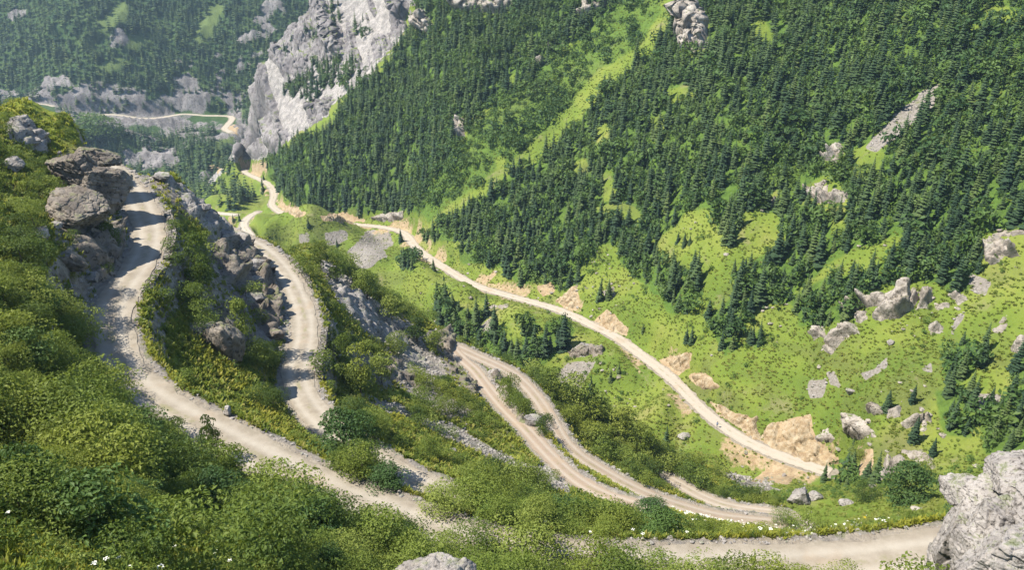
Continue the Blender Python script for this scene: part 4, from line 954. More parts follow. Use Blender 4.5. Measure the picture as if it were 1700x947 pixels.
# ------------------------------------------------------------------ forest on the opposite slope
FOREST = [
 [(445,268),(490,240),(530,222),(560,192),(582,160),(590,140),(615,130),(645,112),(668,85),(690,20),(700,-120),(1030,-120),(1022,0),(985,52),(940,78),(900,108),(868,142),(825,170),(788,192),(762,235),(732,280),(705,325),(688,348),(650,353),(590,352),(540,348),(490,338),(465,318),(450,290)],
 [(1135,-120),(1120,20),(1085,85),(1035,122),(995,152),(962,198),(930,230),(888,266),(845,298),(805,325),(762,352),(716,382),(696,394),(705,400),(737,398),(768,402),(770,439),(798,432),(829,446),(862,478),(883,472),(913,474),(930,484),(960,471),(967,442),(984,428),(1004,408),(1028,398),(1031,442),(1048,459),(1068,476),(1099,489),(1105,520),(1150,527),(1166,496),(1166,456),(1129,442),(1089,439),(1082,398),(1100,385),(1129,371),(1146,354),(1180,350),(1200,398),(1222,405),(1230,357),(1244,348),(1268,352),(1290,366),(1304,404),(1274,418),(1244,440),(1225,475),(1200,515),(1175,525),(1184,549),(1195,576),(1203,591),(1218,579),(1230,553),(1245,526),(1268,499),(1312,505),(1318,481),(1330,470),(1360,457),(1389,434),(1413,422),(1437,407),(1480,388),(1510,392),(1500,413),(1445,446),(1377,457),(1348,475),(1318,490),(1312,505),(1327,540),(1342,540),(1377,531),(1419,531),(1407,493),(1481,472),(1519,472),(1552,475),(1581,483),(1608,478),(1626,436),(1629,400),(1660,385),(1712,378),(1900,380),(1900,-120)],
 [(723,503),(738,493),(766,506),(811,521),(811,534),(796,562),(776,577),(761,567),(743,549)], [(862,541),(875,529),(895,541),(887,562),(877,587),(866,566)], [(903,541),(936,524),(951,549),(936,582),(900,607),(887,587)],
 [(786,570),(822,556),(872,584),(880,604),(862,619),(801,600)], [(665,430),(694,422),(689,450),(665,453)], [(1559,610),(1604,562),(1646,597),(1604,635),(1578,654)], [(1559,655),(1605,645),(1618,690),(1612,726),(1570,722)],
 [(1620,686),(1650,670),(1712,640),(1712,750),(1640,752)], [(1677,606),(1712,600),(1712,652),(1685,650)], [(1242,560),(1262,548),(1274,570),(1256,576)], [(1395,790),(1440,782),(1445,800),(1400,808)], [(472,160),(500,125),(531,102),(572,96),(608,118),(598,132),(556,154),(534,163),(509,168)], [(538,22),(560,0),(576,28),(553,56)], [(503,62),(520,40),(532,72)], [(428,192),(445,178),(452,204)], [(466,94),(484,70),(496,98)], [(590,60),(605,40),(615,70)],
]
OPEN = [
 [(991,345),(1030,335),(1060,350),(1075,372),(1050,380),(1030,372),(1000,362)], [(1590,50),(1640,15),(1665,10),(1712,30),(1712,68),(1660,50),(1610,60)], SCREE[2], [(1410,255),(1440,240),(1470,255),(1460,290),(1420,300)],
 [(1126,90),(1126,40),(1155,15),(1178,40),(1176,85),(1150,95)], [(1325,340),(1333,310),(1370,290),(1412,318),(1402,355),(1360,360)], [(1262,352),(1288,320),(1298,345)], [(1358,275),(1395,235),(1405,258),(1385,280)],
 [(745,-10),(845,-10),(852,18),(830,30),(755,26)], [(678,45),(704,12),(724,47),(708,62)], [(1000,290),(1015,280),(1022,330),(1000,335)], [(820,262),(838,255),(845,275),(825,282)], [(985,215),(1005,205),(1020,235),(995,240)], [(1100,150),(1140,140),(1160,160),(1110,172)], [(1075,200),(1100,190),(1108,215),(1080,225)],
 [(945,275),(970,262),(985,285),(955,295)], [(1250,20),(1290,60),(1270,85),(1245,60)], [(840,130),(855,122),(862,140),(846,146)], [(560,170),(575,160),(580,172),(565,180)], [(750,190),(772,190),(775,235),(755,235)], [(1385,365),(1410,368),(1405,395),(1380,390)]]
bare = np.maximum.reduce([soil, scree * .95, gravel])
forest = paint(FOREST, opp & (R < 640), 5, 13, 8); opens = paint(OPEN, opp, 4, 6, 9)
gaps = sstep(0.18, 0.45, fbm(X / 13, Y / 13, None, 3, 140)) * (V < 440)
glade = paint([[(1330,30),(1345,60),(1240,120),(1180,170),(1120,205),(1060,235),(1000,270),(990,245),(1060,195),(1130,150),(1200,100),(1270,55)], [(830,240),(870,255),(850,300),(810,300)], [(930,255),(1000,230),(1040,270),(1010,345),(960,330)], [(1400,300),(1480,230),(1520,210),(1490,270),(1430,330)], [(1520,330),(1570,300),(1600,330),(1540,390)]], opp, 10, 22, 20)
fd = forest * (1 - opens) * (1 - .72 * glade * sstep(-.35, .15, fbm(X / 10, Y / 10, None, 3, 142))) * (1 - 0.9 * gaps) * (1 - bare) * (1 - rock * .85) * np.where(RD < 1.5, 0, 1)
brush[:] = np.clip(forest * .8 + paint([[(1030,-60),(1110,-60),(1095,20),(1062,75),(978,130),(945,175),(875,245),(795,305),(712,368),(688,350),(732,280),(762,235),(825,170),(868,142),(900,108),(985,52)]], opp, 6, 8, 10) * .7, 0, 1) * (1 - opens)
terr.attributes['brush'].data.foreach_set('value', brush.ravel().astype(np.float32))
SPR = [spruce_shape(300 + k, 12, 8, 0.19 + 0.02 * (k % 3), 0.04 + .02 * (k % 2)) for k in range(5)]
SPRLOW = [spruce_shape(320 + k, 8, 6, 0.20 + 0.02 * (k % 2), 0.03) for k in range(4)]
Pf = scatter(fd, count=26000, seed=5, lift=8)
sp_f = np.where(project(*Pf.T)[1] > 440, 2.7, 2.5)
Pf = thin(Pf, sp_f); Pf = Pf[room(Pf, np.full(len(Pf), 7.), np.full(len(Pf), 2.)) > .99]
pu, pv, pf_ = project(*Pf.T)
Hf = (6.4 + 1.5 * np.clip((pf_ - 200) / 200, 0, 1.4)) * np.exp(RNG.normal(size=len(Pf)) * 0.27); Hf = np.clip(Hf * (1 - .35 * (RNG.random(len(Pf)) < .15)), 2.5, 11.5)
Hf = Hf * np.where((pu > 1150) & (pv < 520), 1.08, 1); Hf = np.where((pv > 500) & (pu < 960), Hf * 1.12, Hf)
# lone spruces traced one by one: foot in the photo, height in photo pixels
LONE = [(437,321,26),(461,318,20),(666,404,24),(720,450,20),(513,381,16),(438,300,12),(1067,556,16),(1139,570,24),(1148,572,28),(1513,672,34),(1471,684,36),(1515,736,44),(1547,758,34),(1367,800,34),(1451,806,60),(981,655,26),(1013,636,22),(1027,622,18),(737,466,10),(1103,760,56),(1248,572,30),(1260,575,26),(560,412,12),(398,368,14),(388,372,12),(1214,408,46),(1205,404,40),(1060,413,26),(1074,420,30),(1125,405,18),(1136,410,24),(1145,406,16),(1218,458,26),(1236,452,24),(1196,390,28),(936,577,58),(905,590,48),(995,500,38),(1010,497,32)]
LP = np.array([on_ground(u, v, 90) for u, v, h in LONE]); LH = np.array([h for _, _, h in LONE]) * project(*LP.T)[2] / FPX / 0.86
allP = np.concatenate([LP, Pf]); allH = np.concatenate([LH, Hf]); lone = np.arange(len(allP)) < len(LP)
au, av, af = project(*allP.T)
seen = (zgrid(allP[:, 0], allP[:, 1], CM) < (allP[:, 2] + allH * .6) / np.hypot(allP[:, 0], allP[:, 1])) & (au > 5) & (au < 1695) & (av > 15) & (av < 900)
size = np.where(seen, allH / af, 0) + lone * 9
order = np.argsort(-size); chosen = order[:285]; rest = order[285:]
print('spruces', len(allP))
v_, f_, r_ = merge(SPR[:4], allP[rest], np.stack([allH[rest] * (0.80 + .36 * RNG.random(len(rest)))] * 2 + [allH[rest]], 1), 11, 0.03)
link('spruce_forest', mesh_from('spruce_forest', v_, f_, M_SPRUCE, dict(rnd=r_), False), None, kind='stuff', label='dense dark spruce forest covering the opposite slope', category='forest')
crown_me = [mesh_from('spruce_crown', *spruce_shape(340 + k, 15, 9, 0.18 + .02 * (k % 3), .05), M_SPRUCE, None, False) for k in range(6)]
trunk_me = [mesh_from('spruce_trunk', *trunk_shape(0.017, .004, .92, 6, 4, k), M_BARK) for k in range(3)]
def zone(u, v):
    if v > 500 and 700 < u < 760: return 'dark spruce in the sunlit clump just past the reddish track bend', 'spruces in the clump past the reddish track bend'
    if v > 480 and 760 <= u < 815 and v < 578: return 'dark spruce in the dense clump above the reddish track bend', 'spruces in the clump above the reddish track bend'
    if v > 550 and 780 <= u < 890: return 'dark spruce in the row at the foot of the green bank over the lower tracks', 'spruces at the foot of the green bank'
    if v > 500 and 850 <= u < 900: return 'dark spruce in the small bunch on the green bank between two larger clumps', 'spruces in the small bunch on the green bank'
    if v > 500 and 880 <= u < 965: return 'tall dark spruce in the steep clump directly below the valley road', 'spruces in the steep clump below the valley road'
    if 650 < u < 700 and v > 415: return 'small dark spruce in the tight group below the bend of the valley road', 'spruces in the tight group below the road bend'
    if u > 1550 and v > 640: return 'green spruce on the rocky meadow above the big pale crag', 'spruces on the rocky meadow above the crag'
    if u > 1540 and v > 540: return 'green spruce in the upper clump at the side of the wide meadow', 'spruces in the clump beside the wide meadow'
    if 1380 < u < 1450 and v > 770: return 'low spruce in the thicket where the valley road ends', 'spruces where the valley road ends'
    if u > 1470: return 'spruce in the big wood above the pale meadow crest', 'spruces in the wood above the meadow crest'
    if u > 1290: return 'spruce in the forest strip over the upper end of the wide meadow', 'spruces in the forest strip over the wide meadow'
    if u > 1165: return 'spruce in the slanting forest band between two bright meadow tongues', 'spruces in the slanting forest band'
    if u > 1000 and v > 420: return 'dark spruce in the lowest forest tongue reaching into the meadow', 'spruces in the lowest forest tongue'
    if u > 690: return 'dark spruce along the lower forest margin above the valley road', 'spruces along the lower forest margin'
    return 'dark spruce in the dense wood beyond the green gully', 'spruces in the wood beyond the gully'
LONELAB = {0: 'dark conical spruce standing beside the hairpin of the valley road', 1: 'slim spruce pair member on the inner side of the far road bend', 2: 'dark spruce at the inner side of the road bend beside the scree fan', 3: 'small round topped spruce touching the lower edge of the valley road', 4: 'little spruce under the straight stretch of the far valley road', 9: 'lone spruce standing upright in the lower meadow between grey rocks', 10: 'lone leaning spruce in front of a grey rock in the lower meadow', 11: 'lone bushy spruce in front of the rugged lower outcrop', 12: 'small leaning spruce on the grass beyond the curved pale ledge', 13: 'small pointed spruce hiding the end of the valley road', 14: 'tall narrow spruce leaning against the slanting pale slab', 15: 'lone dark spruce at the edge of the small grey scree under the road', 19: 'tall dark spruce on the spur crest against the green slope under the road', 35: 'tallest spruce of the steep clump, touching the valley road edge'}
for k in chosen:
    x, y, z = allP[k]; h = allH[k]; u, v = au[k], av[k]
    e = bpy.data.objects.new('spruce_tree', None); C.objects.link(e); e.location = (x, y, z - .1); s = 0.80 + .30 * RNG.random(); e.scale = (h * s, h * s, h); e.rotation_euler = (RNG.normal() * .02, RNG.normal() * .02, RNG.random() * 6.28)
    if k in LONELAB: e['label'] = LONELAB[k]
    else:
        lab, g = zone(u, v)
        if lone[k]: lab, g = ('single spruce standing apart on open green ground near the valley road', 'scattered single spruces') if k not in (35, 36) else (lab, g)
        e['label'] = lab; e['group'] = g
    e['category'] = 'spruce'
    c = bpy.data.objects.new('crown', crown_me[int(RNG.integers(6))]); C.objects.link(c); c.parent = e
    t = bpy.data.objects.new('trunk', trunk_me[int(RNG.integers(3))]); C.objects.link(t); t.parent = e

# broadleaf crowns and brush mixed into the opposite slope
LEAFLOW = [leafy_shape(400 + k, 110, 9, (.62, .62), .115, .05) for k in range(4)]
bd = np.clip(forest * np.where(U > 1080, .6, .35) * (V < 350) * sstep(.05, .3, fbm(X / 30, Y / 30, None, 3, 150)) + brush * .22 + paint([[(690,350),(732,280),(762,235),(825,170),(868,142),(930,100),(960,130),(945,175),(875,245),(795,305),(705,360)]], opp, 5, 6, 11) * .2 + forest * .08, 0, 1) * (1 - opens) * (1 - bare) * (1 - rock * .8) * (R < 640) * np.where(RD < 1.5, 0, 1)
Pb = thin(scatter(bd, count=6500, seed=6, lift=4), 2.3)
hb = 2.0 + 4.6 * RNG.random(len(Pb))**1.7
v_, f_, r_ = merge(LEAFLOW, Pb, np.stack([hb * 1.1, hb * 1.1, hb], 1), 12)
link('broadleaf_undergrowth', mesh_from('broadleaf_undergrowth', v_, f_, M_BROAD, dict(rnd=r_), False), None, kind='stuff', label='broadleaf trees and brush mixed through the spruce forest', category='undergrowth')

# far mountain wood
ff = FAR * (1 - np.clip(rock * 1.25, 0, 1)) * (1 - fgreen) * np.where(RD < 5, 0, 1) * (0.35 + .65 * sstep(-.3, .0, fbm(X / 60, Y / 60, None, 3, 160)))
ff = np.maximum(ff, (OPP & (R > 440) & (U < 450)) * 0.8 * sstep(-.1, .25, fbm(X / 30, Y / 30, None, 3, 161)) * (1 - rock) * (1 - fgreen) * (1 - bare) * np.where(RD < 4, 0, 1) * (V < 350))
Pm = thin(scatter(ff, count=60000, seed=7, lift=10), 4.0)
Pm = Pm[room(Pm, np.full(len(Pm), 10.), np.full(len(Pm), 3.)) > .99]; hm = np.clip(10.5 * np.exp(RNG.normal(size=len(Pm)) * .25), 5, 18)
v_, f_, r_ = merge(SPRLOW, Pm, np.stack([hm * 1.25, hm * 1.25, hm], 1), 13, .02)
link('far_forest', mesh_from('far_forest', v_, f_, M_SPRUCE, dict(rnd=r_), False), None, kind='stuff', label='bluish spruce forest on the far mountainside', category='forest')
print('far trees', len(Pm), 'broad', len(Pb), time.time() - T0)

# meadow plants on the opposite slope
TUFT = [tuft_shape(500 + k, 11, .6, .6, .24, .9) for k in range(4)]
md = (OPP & (R < 420)) * (1 - bare) * (1 - rock * .9) * (1 - 0.75 * forest) * np.where(RD < .4, 0, 1) * (0.35 + .65 * sstep(-.3, .3, fbm(X / 6, Y / 6, None, 3, 170))) / np.maximum(R / 150, .6)**1.2
Pq = scatter(md, count=24000, seed=8, lift=1)
hq = 0.25 + .4 * RNG.random(len(Pq)); wq = .35 + .5 * RNG.random(len(Pq))
v_, f_, r_ = merge(TUFT, Pq, np.stack([wq, wq, hq], 1), 14)
link('meadow_grass', mesh_from('meadow_grass', v_, f_, M_MEADOW, dict(rnd=r_), False), None, kind='stuff', label='bright green herbs and grass of the valley meadow', category='grass')
# low dark bushes dotted on the meadow
Pd = thin(scatter((OPP & (R < 330)) * (1 - bare) * (1 - rock) * (1 - forest) * np.where(RD < 1.5, 0, 1) * sstep(.12, .4, fbm(X / 14, Y / 14, None, 3, 171)), count=800, seed=9, lift=1), 1.6)
hd = .5 + 1.0 * RNG.random(len(Pd))**2
v_, f_, r_ = merge(LEAFLOW, Pd, np.stack([hd * 1.3, hd * 1.3, hd], 1), 15)
link('meadow_undergrowth', mesh_from('meadow_undergrowth', v_, f_, M_BRUSH, dict(rnd=r_), False), None, kind='stuff', label='low bushes dotted over the meadow', category='undergrowth')
# ------------------------------------------------------------------ plants of the near slopes
NEAR = (~OPP) & (R < 260)
# where shrubs stand thick, by outline in the photo
THICK = [[(-160,600),(60,590),(150,610),(200,625),(220,680),(300,735),(380,775),(470,815),(560,850),(640,870),(700,890),(720,960),(440,960),(400,915),(300,895),(150,865),(-160,850)], [(-160,480),(40,480),(120,520),(145,590),(-160,600)], [(100,215),(190,230),(190,245),(120,245)], [(-20,320),(50,330),(70,420),(-20,440)], [(-20,250),(70,255),(90,300),(-20,300)],
         [(305,440),(350,395),(362,450),(345,520),(310,520)], [(520,425),(560,430),(640,490),(700,540),(640,500),(560,450)], [(550,560),(630,575),(650,640),(560,645)], [(690,620),(740,640),(800,690),(790,705),(700,660)],
         [(740,880),(820,850),(950,860),(1040,870),(1050,1000),(740,1000)], [(880,625),(960,655),(1050,710),(1130,760),(1230,830),(1150,830),(1060,800),(980,740),(910,680)], [(1230,830),(1320,815),(1460,800),(1560,800),(1560,850),(1400,852),(1280,860)], [(820,612),(850,640),(900,720),(930,745),(905,740),(865,690),(830,650)], [(420,560),(480,580),(470,630),(400,610)], [(545,690),(610,700),(660,800),(640,820),(560,780)]]
thick = paint(THICK, NEAR | (R < 175), 14, 16, 12)
clear = np.where(RD < .9, 0, 1) * (1 - np.clip(rock * .8, 0, 1)) * (1 - np.clip(np.maximum(scree, soil) * 1.1, 0, 1))
patch = sstep(-.1, .25, fbm(X / 7, Y / 7, None, 3, 180))
sd_ = NEAR * (R > 21) * np.where(RD < .9, 0, 1) * (1 - .75 * rock) * (1 - .8 * scree) * (thick * (.35 + .65 * patch) + (0.035 + .05 * (U < 130)) * patch * (1 - thick))
Ps = thin(scatter(sd_ / np.maximum(R / 60, .5)**.9, count=9000, seed=21, lift=3), 1.25)
hs = (0.9 + 2.3 * RNG.random(len(Ps))**1.4) * (1 + .45 * np.clip(1.8 * fbm(Ps[:, 0] / 6, Ps[:, 1] / 6, None, 2, 181), -1, 1))
hs *= np.where(Ps[:, 2] / np.hypot(Ps[:, 0], Ps[:, 1]) > -.30, .7, 1)
rm = room(Ps, hs, hs * .8); hs = hs * np.clip(rm + .05, 0.25, 1); Ps = Ps[rm > .12]; hs = hs[rm > .12]
su, sv, sf = project(*Ps.T)
# single trees and bushes traced from the photo: foot, height and width in photo pixels, kind, label
SINGLE = [
 (335,492,92,48,'tree','light green young tree with visible trunk under the first stone wall'), (405,590,84,48,'tree','slender dark green tree on the shaded spur between the two upper tracks'),
 (575,775,88,104,'bush','big dark green bush covering the second track where it narrows'), (608,742,60,52,'bush','dark leafy bush standing right behind the big bush over the second track'), (640,805,26,70,'bush','low dark bush spreading along the lower edge of the second track'),
 (355,768,76,38,'tree','lone slim sapling rising in front of the upper track'), (58,880,140,120,'bush','largest dark dense bush on the thicket slope at the frame edge'), (160,700,96,120,'bush','rounded grey green bush crowding the inner edge of the upper track'),
 (1500,838,66,92,'bush','large round dark bush in the valley head beside pale slabs'), (1528,808,50,48,'bush','lighter round bush between the slanting slab and the curved ledge'), (1432,832,34,50,'bush','low green bush at the foot of the slanting pale slab'), (1420,765,24,34,'bush','olive grey bush on the slope above the big crag'),
 (846,672,52,44,'bush','round bush on the median between the third and fourth tracks, upper one'), (862,690,34,40,'bush','round bush on the median between the third and fourth tracks, lower one'), (905,722,32,36,'bush','bush on the narrow median halfway down the lower tracks'),
 (600,655,79,50,'tree','tall dark leafy tree below the upright stone wall'), (575,620,64,35,'tree','leafy tree close against the drop of the upright stone wall'), (635,640,50,43,'tree','broad green tree on the slope under the upright stone wall'),
 (533,450,43,29,'tree','bushy tree on the spur crest right beyond the second track'), (560,468,40,31,'tree','second bushy tree along the spur crest past the second track'), (610,500,47,42,'tree','broad bushy tree on the spur crest over the grey scree'), (652,540,46,40,'tree','dark bushy tree halfway along the spur crest'), (692,572,44,38,'tree','dense tree on the spur crest above the reddish bend'), (722,590,38,29,'tree','dark tree at the low end of the spur crest'), (660,590,38,42,'bush','large light green bush on the slope beside the grey scree'), (705,690,41,57,'bush','wide bush over the reddish soil slope by the third track'), (740,690,33,40,'bush','bush clump above the cut bank of the third track'),
 (912,655,40,48,'tree','green tree on the lowest crest beyond the fourth track, nearest the bend'), (950,680,52,62,'tree','broad green tree on the lowest crest beyond the fourth track'), (990,705,56,58,'tree','dense green tree in the middle of the lowest crest'), (1030,735,52,52,'tree','green tree farther along the lowest crest'), (1062,752,46,44,'tree','leafy tree beside the tall dark spruce on the lowest crest'),
 (165,232,36,72,'bush','dark conifer like bush on top of the overhanging rocks'), (62,395,60,60,'bush','pale green bush on the soil bank under the overhanging rocks'), (182,415,44,40,'bush','grey green bush hanging on the shaded cut bank below the jutting boulder'), (1085,862,26,60,'bush','dark bush hiding the end of the third track'), (870,945,80,130,'bush','tall pale leaved bush in front of the hidden stretch of the upper track'), (985,948,66,110,'bush','bright ferny bush at the bottom edge near the lower track end'), (742,846,34,84,'bush','leafy bush over the visible end of the second track'), (1085,975,50,100,'bush','grassy bush at the bottom edge in front of the lower track stretch'), (1180,980,52,110,'bush','wide grassy bush hiding the near edge of the lower track stretch'), (1275,986,54,110,'bush','grassy bush right beside the wide one at the near edge of the track'), (1345,990,44,70,'bush','small grassy bush nearest the big crag at the bottom edge'), (1660,925,26,44,'bush','small tuft of leaves growing on the big pale crag'), (1348,886,28,70,'bush','low bush where the fourth track bends out of sight'), (1300,872,18,44,'bush','small bush at the outer edge of the lowest track bend'), (790,925,56,90,'bush','leafy bush right of the track where it drops out of sight'), (640,905,50,110,'bush','rounded bush hiding the near edge of the upper track'),
]
BUSHME = [mesh_from('bush_crown', *leafy_shape(600 + k, 2900, 26, (.60, .60), .0245, .05), M_SHRUB, None, False) for k in range(6)]
TREEME = [mesh_from('tree_crown', *leafy_shape(620 + k, 1500, 22, (.36, .36), .028, .16), M_SHRUB, None, False) for k in range(5)]
DARKME = [mesh_from('dark_crown', *leafy_shape(640 + k, 3800, 26, (.60, .60), .030, .05), M_BROAD, None, False) for k in range(3)]
STEM = [mesh_from('stem', *trunk_shape(.022, .006, .62, 6, 4, 50 + k, .04), M_BARK) for k in range(3)]
def plant(p, h, w, crown, label, cat, name, group=None):
    e = bpy.data.objects.new(name, None); C.objects.link(e); e.location = (p[0], p[1], p[2] - .08); e.scale = (w, w, h); e.rotation_euler = (RNG.normal() * .03, RNG.normal() * .03, RNG.random() * 6.28)
    e['label'] = label; e['category'] = cat
    if group: e['group'] = group
    c = bpy.data.objects.new('crown', crown); C.objects.link(c); c.parent = e
    t = bpy.data.objects.new('trunk', STEM[int(RNG.integers(3))]); C.objects.link(t); t.parent = e
taken = []
for u, v, hp, wp, kind, lab in SINGLE:
    p = on_ground(u, v, 12); f = float(project(*p)[2]); m = f / FPX
    cosd = 0.82; h = hp * m / cosd; w = wp * m
    if kind == 'bush': h = max(h * .9, w * .5)
    cr = (DARKME[int(RNG.integers(3))] if 'dark' in lab else BUSHME[int(RNG.integers(6))]) if kind == 'bush' else TREEME[int(RNG.integers(5))]
    plant(p, h, w / (1.15 if kind == 'bush' else .72), cr, lab, 'bush' if kind == 'bush' else 'tree', 'bush' if kind == 'bush' else 'young_tree')
    taken.append((p[0], p[1], w * .4))
tk = np.array(taken)
far_ok = (np.hypot(Ps[:, None, 0] - tk[None, :, 0], Ps[:, None, 1] - tk[None, :, 1]) > tk[None, :, 2]).all(1); Ps, hs, su, sv, sf = Ps[far_ok], hs[far_ok], su[far_ok], sv[far_ok], sf[far_ok]
inv = (zgrid(Ps[:, 0], Ps[:, 1], CM) < (Ps[:, 2] + hs * .6) / np.hypot(Ps[:, 0], Ps[:, 1])) & (su > 5) & (su < 1695) & (sv > 170) & (sv < 950)
order = np.argsort(-np.where(inv, hs / sf, 0)); nb = 255; ch_, rs_ = order[:nb], order[nb:]
def bzone(u, v):
    if u > 740: return 'leafy green shrub on the bank between the hidden upper track and the view point', 'shrubs on the bank near the view point'
    if v > 860: return 'leafy shrub in the shadowy bottom of the thicket near the white flowers', 'shrubs at the bottom of the thicket'
    if u < 160 and v < 600: return 'yellowish green shrub on the hillside under the overhanging rocks', 'shrubs on the hillside under the rocks'
    if v < 620: return 'green shrub on the slope beside the upper bends of the tracks', 'shrubs beside the upper bends'
    if u > 430: return 'green shrub in the thicket edge along the inner side of the upper track', 'shrubs along the inner side of the track'
    return 'green shrub in the broad thicket sloping down to the upper track', 'shrubs of the broad thicket'
for k in ch_:
    lab, g = bzone(su[k], sv[k]); plant(Ps[k], hs[k], hs[k] * (.95 + .35 * RNG.random()), (DARKME[int(RNG.integers(3))] if RNG.random() < .13 else BUSHME[int(RNG.integers(6))]), lab, 'shrub', 'leafy_shrub', g)
LEAFMID = [leafy_shape(660 + k, 560, 15, (.62, .62), .044, .04) for k in range(5)] + [leafy_shape(670 + k, 1300, 20, (.62, .62), .027, .04) for k in range(3)]
v_, f_, r_ = merge(LEAFMID, Ps[rs_], np.stack([hs[rs_] * 1.15] * 2 + [hs[rs_]], 1), 31, kinds=np.where(np.hypot(Ps[rs_][:, 0], Ps[rs_][:, 1]) < 60, 5 + RNG.integers(0, 3, len(rs_)), RNG.integers(0, 5, len(rs_))))
link('shrub_undergrowth', mesh_from('shrub_undergrowth', v_, f_, M_SHRUB, dict(rnd=r_), False), None, kind='stuff', label='green shrubs covering the near slopes', category='undergrowth')
print('shrubs', len(Ps), len(rs_), len(Pm), time.time() - T0)

# herbs and grass of the near slopes
HERB = [tuft_shape(700 + k, 12, .5, .9, .13, .6) for k in range(4)] + [tuft_shape(710 + k, 16, .5, 1.0, .055, .35) for k in range(2)]
hd_ = NEAR * clear * (0.35 + .65 * sstep(-.35, .2, fbm(X / 4, Y / 4, None, 3, 190))) * np.where(RD < .5, .15, 1) / np.maximum(R / 70, .30)**1.5
Ph = scatter(hd_, count=75000, seed=22, lift=.6)
rmh = room(Ph, np.full(len(Ph), .7), np.full(len(Ph), .5)); Ph = Ph[rmh > .2]
near_ = np.clip(np.hypot(Ph[:, 0], Ph[:, 1]) / 75, .42, 1); hh = near_**.6 * (.35 + .55 * RNG.random(len(Ph))) * np.clip(rmh[rmh > .2] + .1, .4, 1); wh = near_ * (.45 + .55 * RNG.random(len(Ph)))
v_, f_, r_ = merge(HERB, Ph, np.stack([wh, wh, hh], 1), 32)
link('hillside_grass', mesh_from('hillside_grass', v_, f_, M_HERB, dict(rnd=r_), False), None, kind='stuff', label='yellow green herbs and grass of the near slopes', category='grass')
LEAFBIT = [leafy_shape(720 + k, 26, 5, (.6, .6), .16, .02, top=.8) for k in range(4)] + [leafy_shape(725 + k, 110, 9, (.6, .6), .062, .02, top=.8) for k in range(3)]
Pl = scatter(hd_ * (.35 + thick), count=10000, seed=23, lift=.6); rml = room(Pl, np.full(len(Pl), .8), np.full(len(Pl), .6)); Pl = Pl[rml > .25]
hl = (.45 + .6 * RNG.random(len(Pl))) * np.clip(rml[rml > .25] + .1, .4, 1)
v_, f_, r_ = merge(LEAFBIT, Pl, np.stack([hl * 1.2, hl * 1.2, hl], 1), 33, kinds=np.where(np.hypot(Pl[:, 0], Pl[:, 1]) < 62, 4 + RNG.integers(0, 3, len(Pl)), RNG.integers(0, 4, len(Pl))))
link('leafy_undergrowth', mesh_from('leafy_undergrowth', v_, f_, M_SHRUB, dict(rnd=r_), False), None, kind='stuff', label='low leafy plants between the shrubs', category='undergrowth')
# white and yellow flower heads
def flower_mat(name, col):
    m, nt = new_mat(name); NB(nt).out(col, .7, None, .1); return m
def umbel(seed, n=14):
    r = np.random.default_rng(seed); a = r.random(n) * 6.283; d = .5 * np.sqrt(r.random(n)); c = np.stack([np.cos(a) * d, np.sin(a) * d, .92 + .1 * r.random(n) - .15 * d], 1); s = .13
    V = np.stack([c + np.array([s, 0, 0]), c + np.array([0, s, .03]), c + np.array([-s, 0, 0]), c + np.array([0, -s, .03])], 1).reshape(-1, 3); k = np.arange(n)[:, None] * 4
    return V, np.concatenate([k + np.array([[0, 1, 2]]), k + np.array([[0, 2, 3]])])
UMB = [umbel(740 + k) for k in range(3)]
wz = paint([[(-60,860),(120,870),(300,905),(420,925),(420,1000),(-60,1000)], [(1040,850),(1560,868),(1540,905),(1040,905)], [(740,900),(1000,860),(1040,880),(1000,960)], [(520,820),(700,840),(720,860),(560,840)]], R < 120, 10, 8, 13)
Pw = scatter(wz * np.where(RD < .6, 0, 1), count=620, seed=24, lift=1); kind = RNG.random(len(Pw))
def heads(P, name, mat, label, seed, sz):
    h = .75 + .5 * RNG.random(len(P)); Q2 = P.copy(); s = sz * (.6 + .8 * RNG.random(len(P))) * np.clip(np.hypot(P[:, 0], P[:, 1]) / 35, .9, 1.6); Q2[:, 2] += h * .85 - s
    v, f, r = merge(UMB, Q2, s, seed); link(name, mesh_from(name, v, f, mat, None, False), None, kind='stuff', label=label, category='flowers')
heads(Pw[kind < .72], 'white_flower_foliage', flower_mat('white_petals', (0.72,0.72,0.64)), 'white umbel flowers dotted over the herbs', 41, .17)
heads(Pw[kind >= .95], 'yellow_flower_foliage', flower_mat('yellow_petals', (0.62,0.42,0.02)), 'yellow flower heads among the herbs', 42, .2)

# loose stones: track shoulders, scree, feet of the banks
RUB = []
for k in range(5):
    V, Fq = boulder(800 + k, (1, .85, .7), 5, planes=9, rough=.03); RUB.append((V, Fq))
rd = (NEAR * ((RD > .1) & (RD < 2.2)) * .6 + NEAR * scree * .8 + (OPP & (R < 420)) * scree * .40 + NEAR * rock * .10) / np.maximum(R / 100, .5)
Pr = scatter(rd, count=15000, seed=25, lift=.5); sr = .10 + .42 * RNG.random(len(Pr))**3.2; sr *= np.clip(np.hypot(Pr[:, 0], Pr[:, 1]) / 110, .7, 1.5)
rr_ = zgrid(Pr[:, 0], Pr[:, 1], np.minimum(RD, 99.)); sr = np.where(rr_ < .2, sr * .5, sr); Pr[:, 2] += sr * .12
v_, f_, r_ = merge(RUB, Pr, np.stack([sr * 1.3, sr * 1.1, sr], 1), 34, .3)
link('loose_rubble', mesh_from('loose_rubble', v_, f_, M_PALEROCK, None, False), None, kind='stuff', label='loose stones and rubble along the tracks and scree', category='rubble')
Pn = scatter((OPP & (R < 330)) * (1 - forest) * np.where(RD < 1, 0, 1) * (.1 + sstep(0, .35, fbm(X / 25, Y / 25, None, 3, 195))), count=520, seed=26, lift=.5); sn = .25 + 1.0 * RNG.random(len(Pn))**3
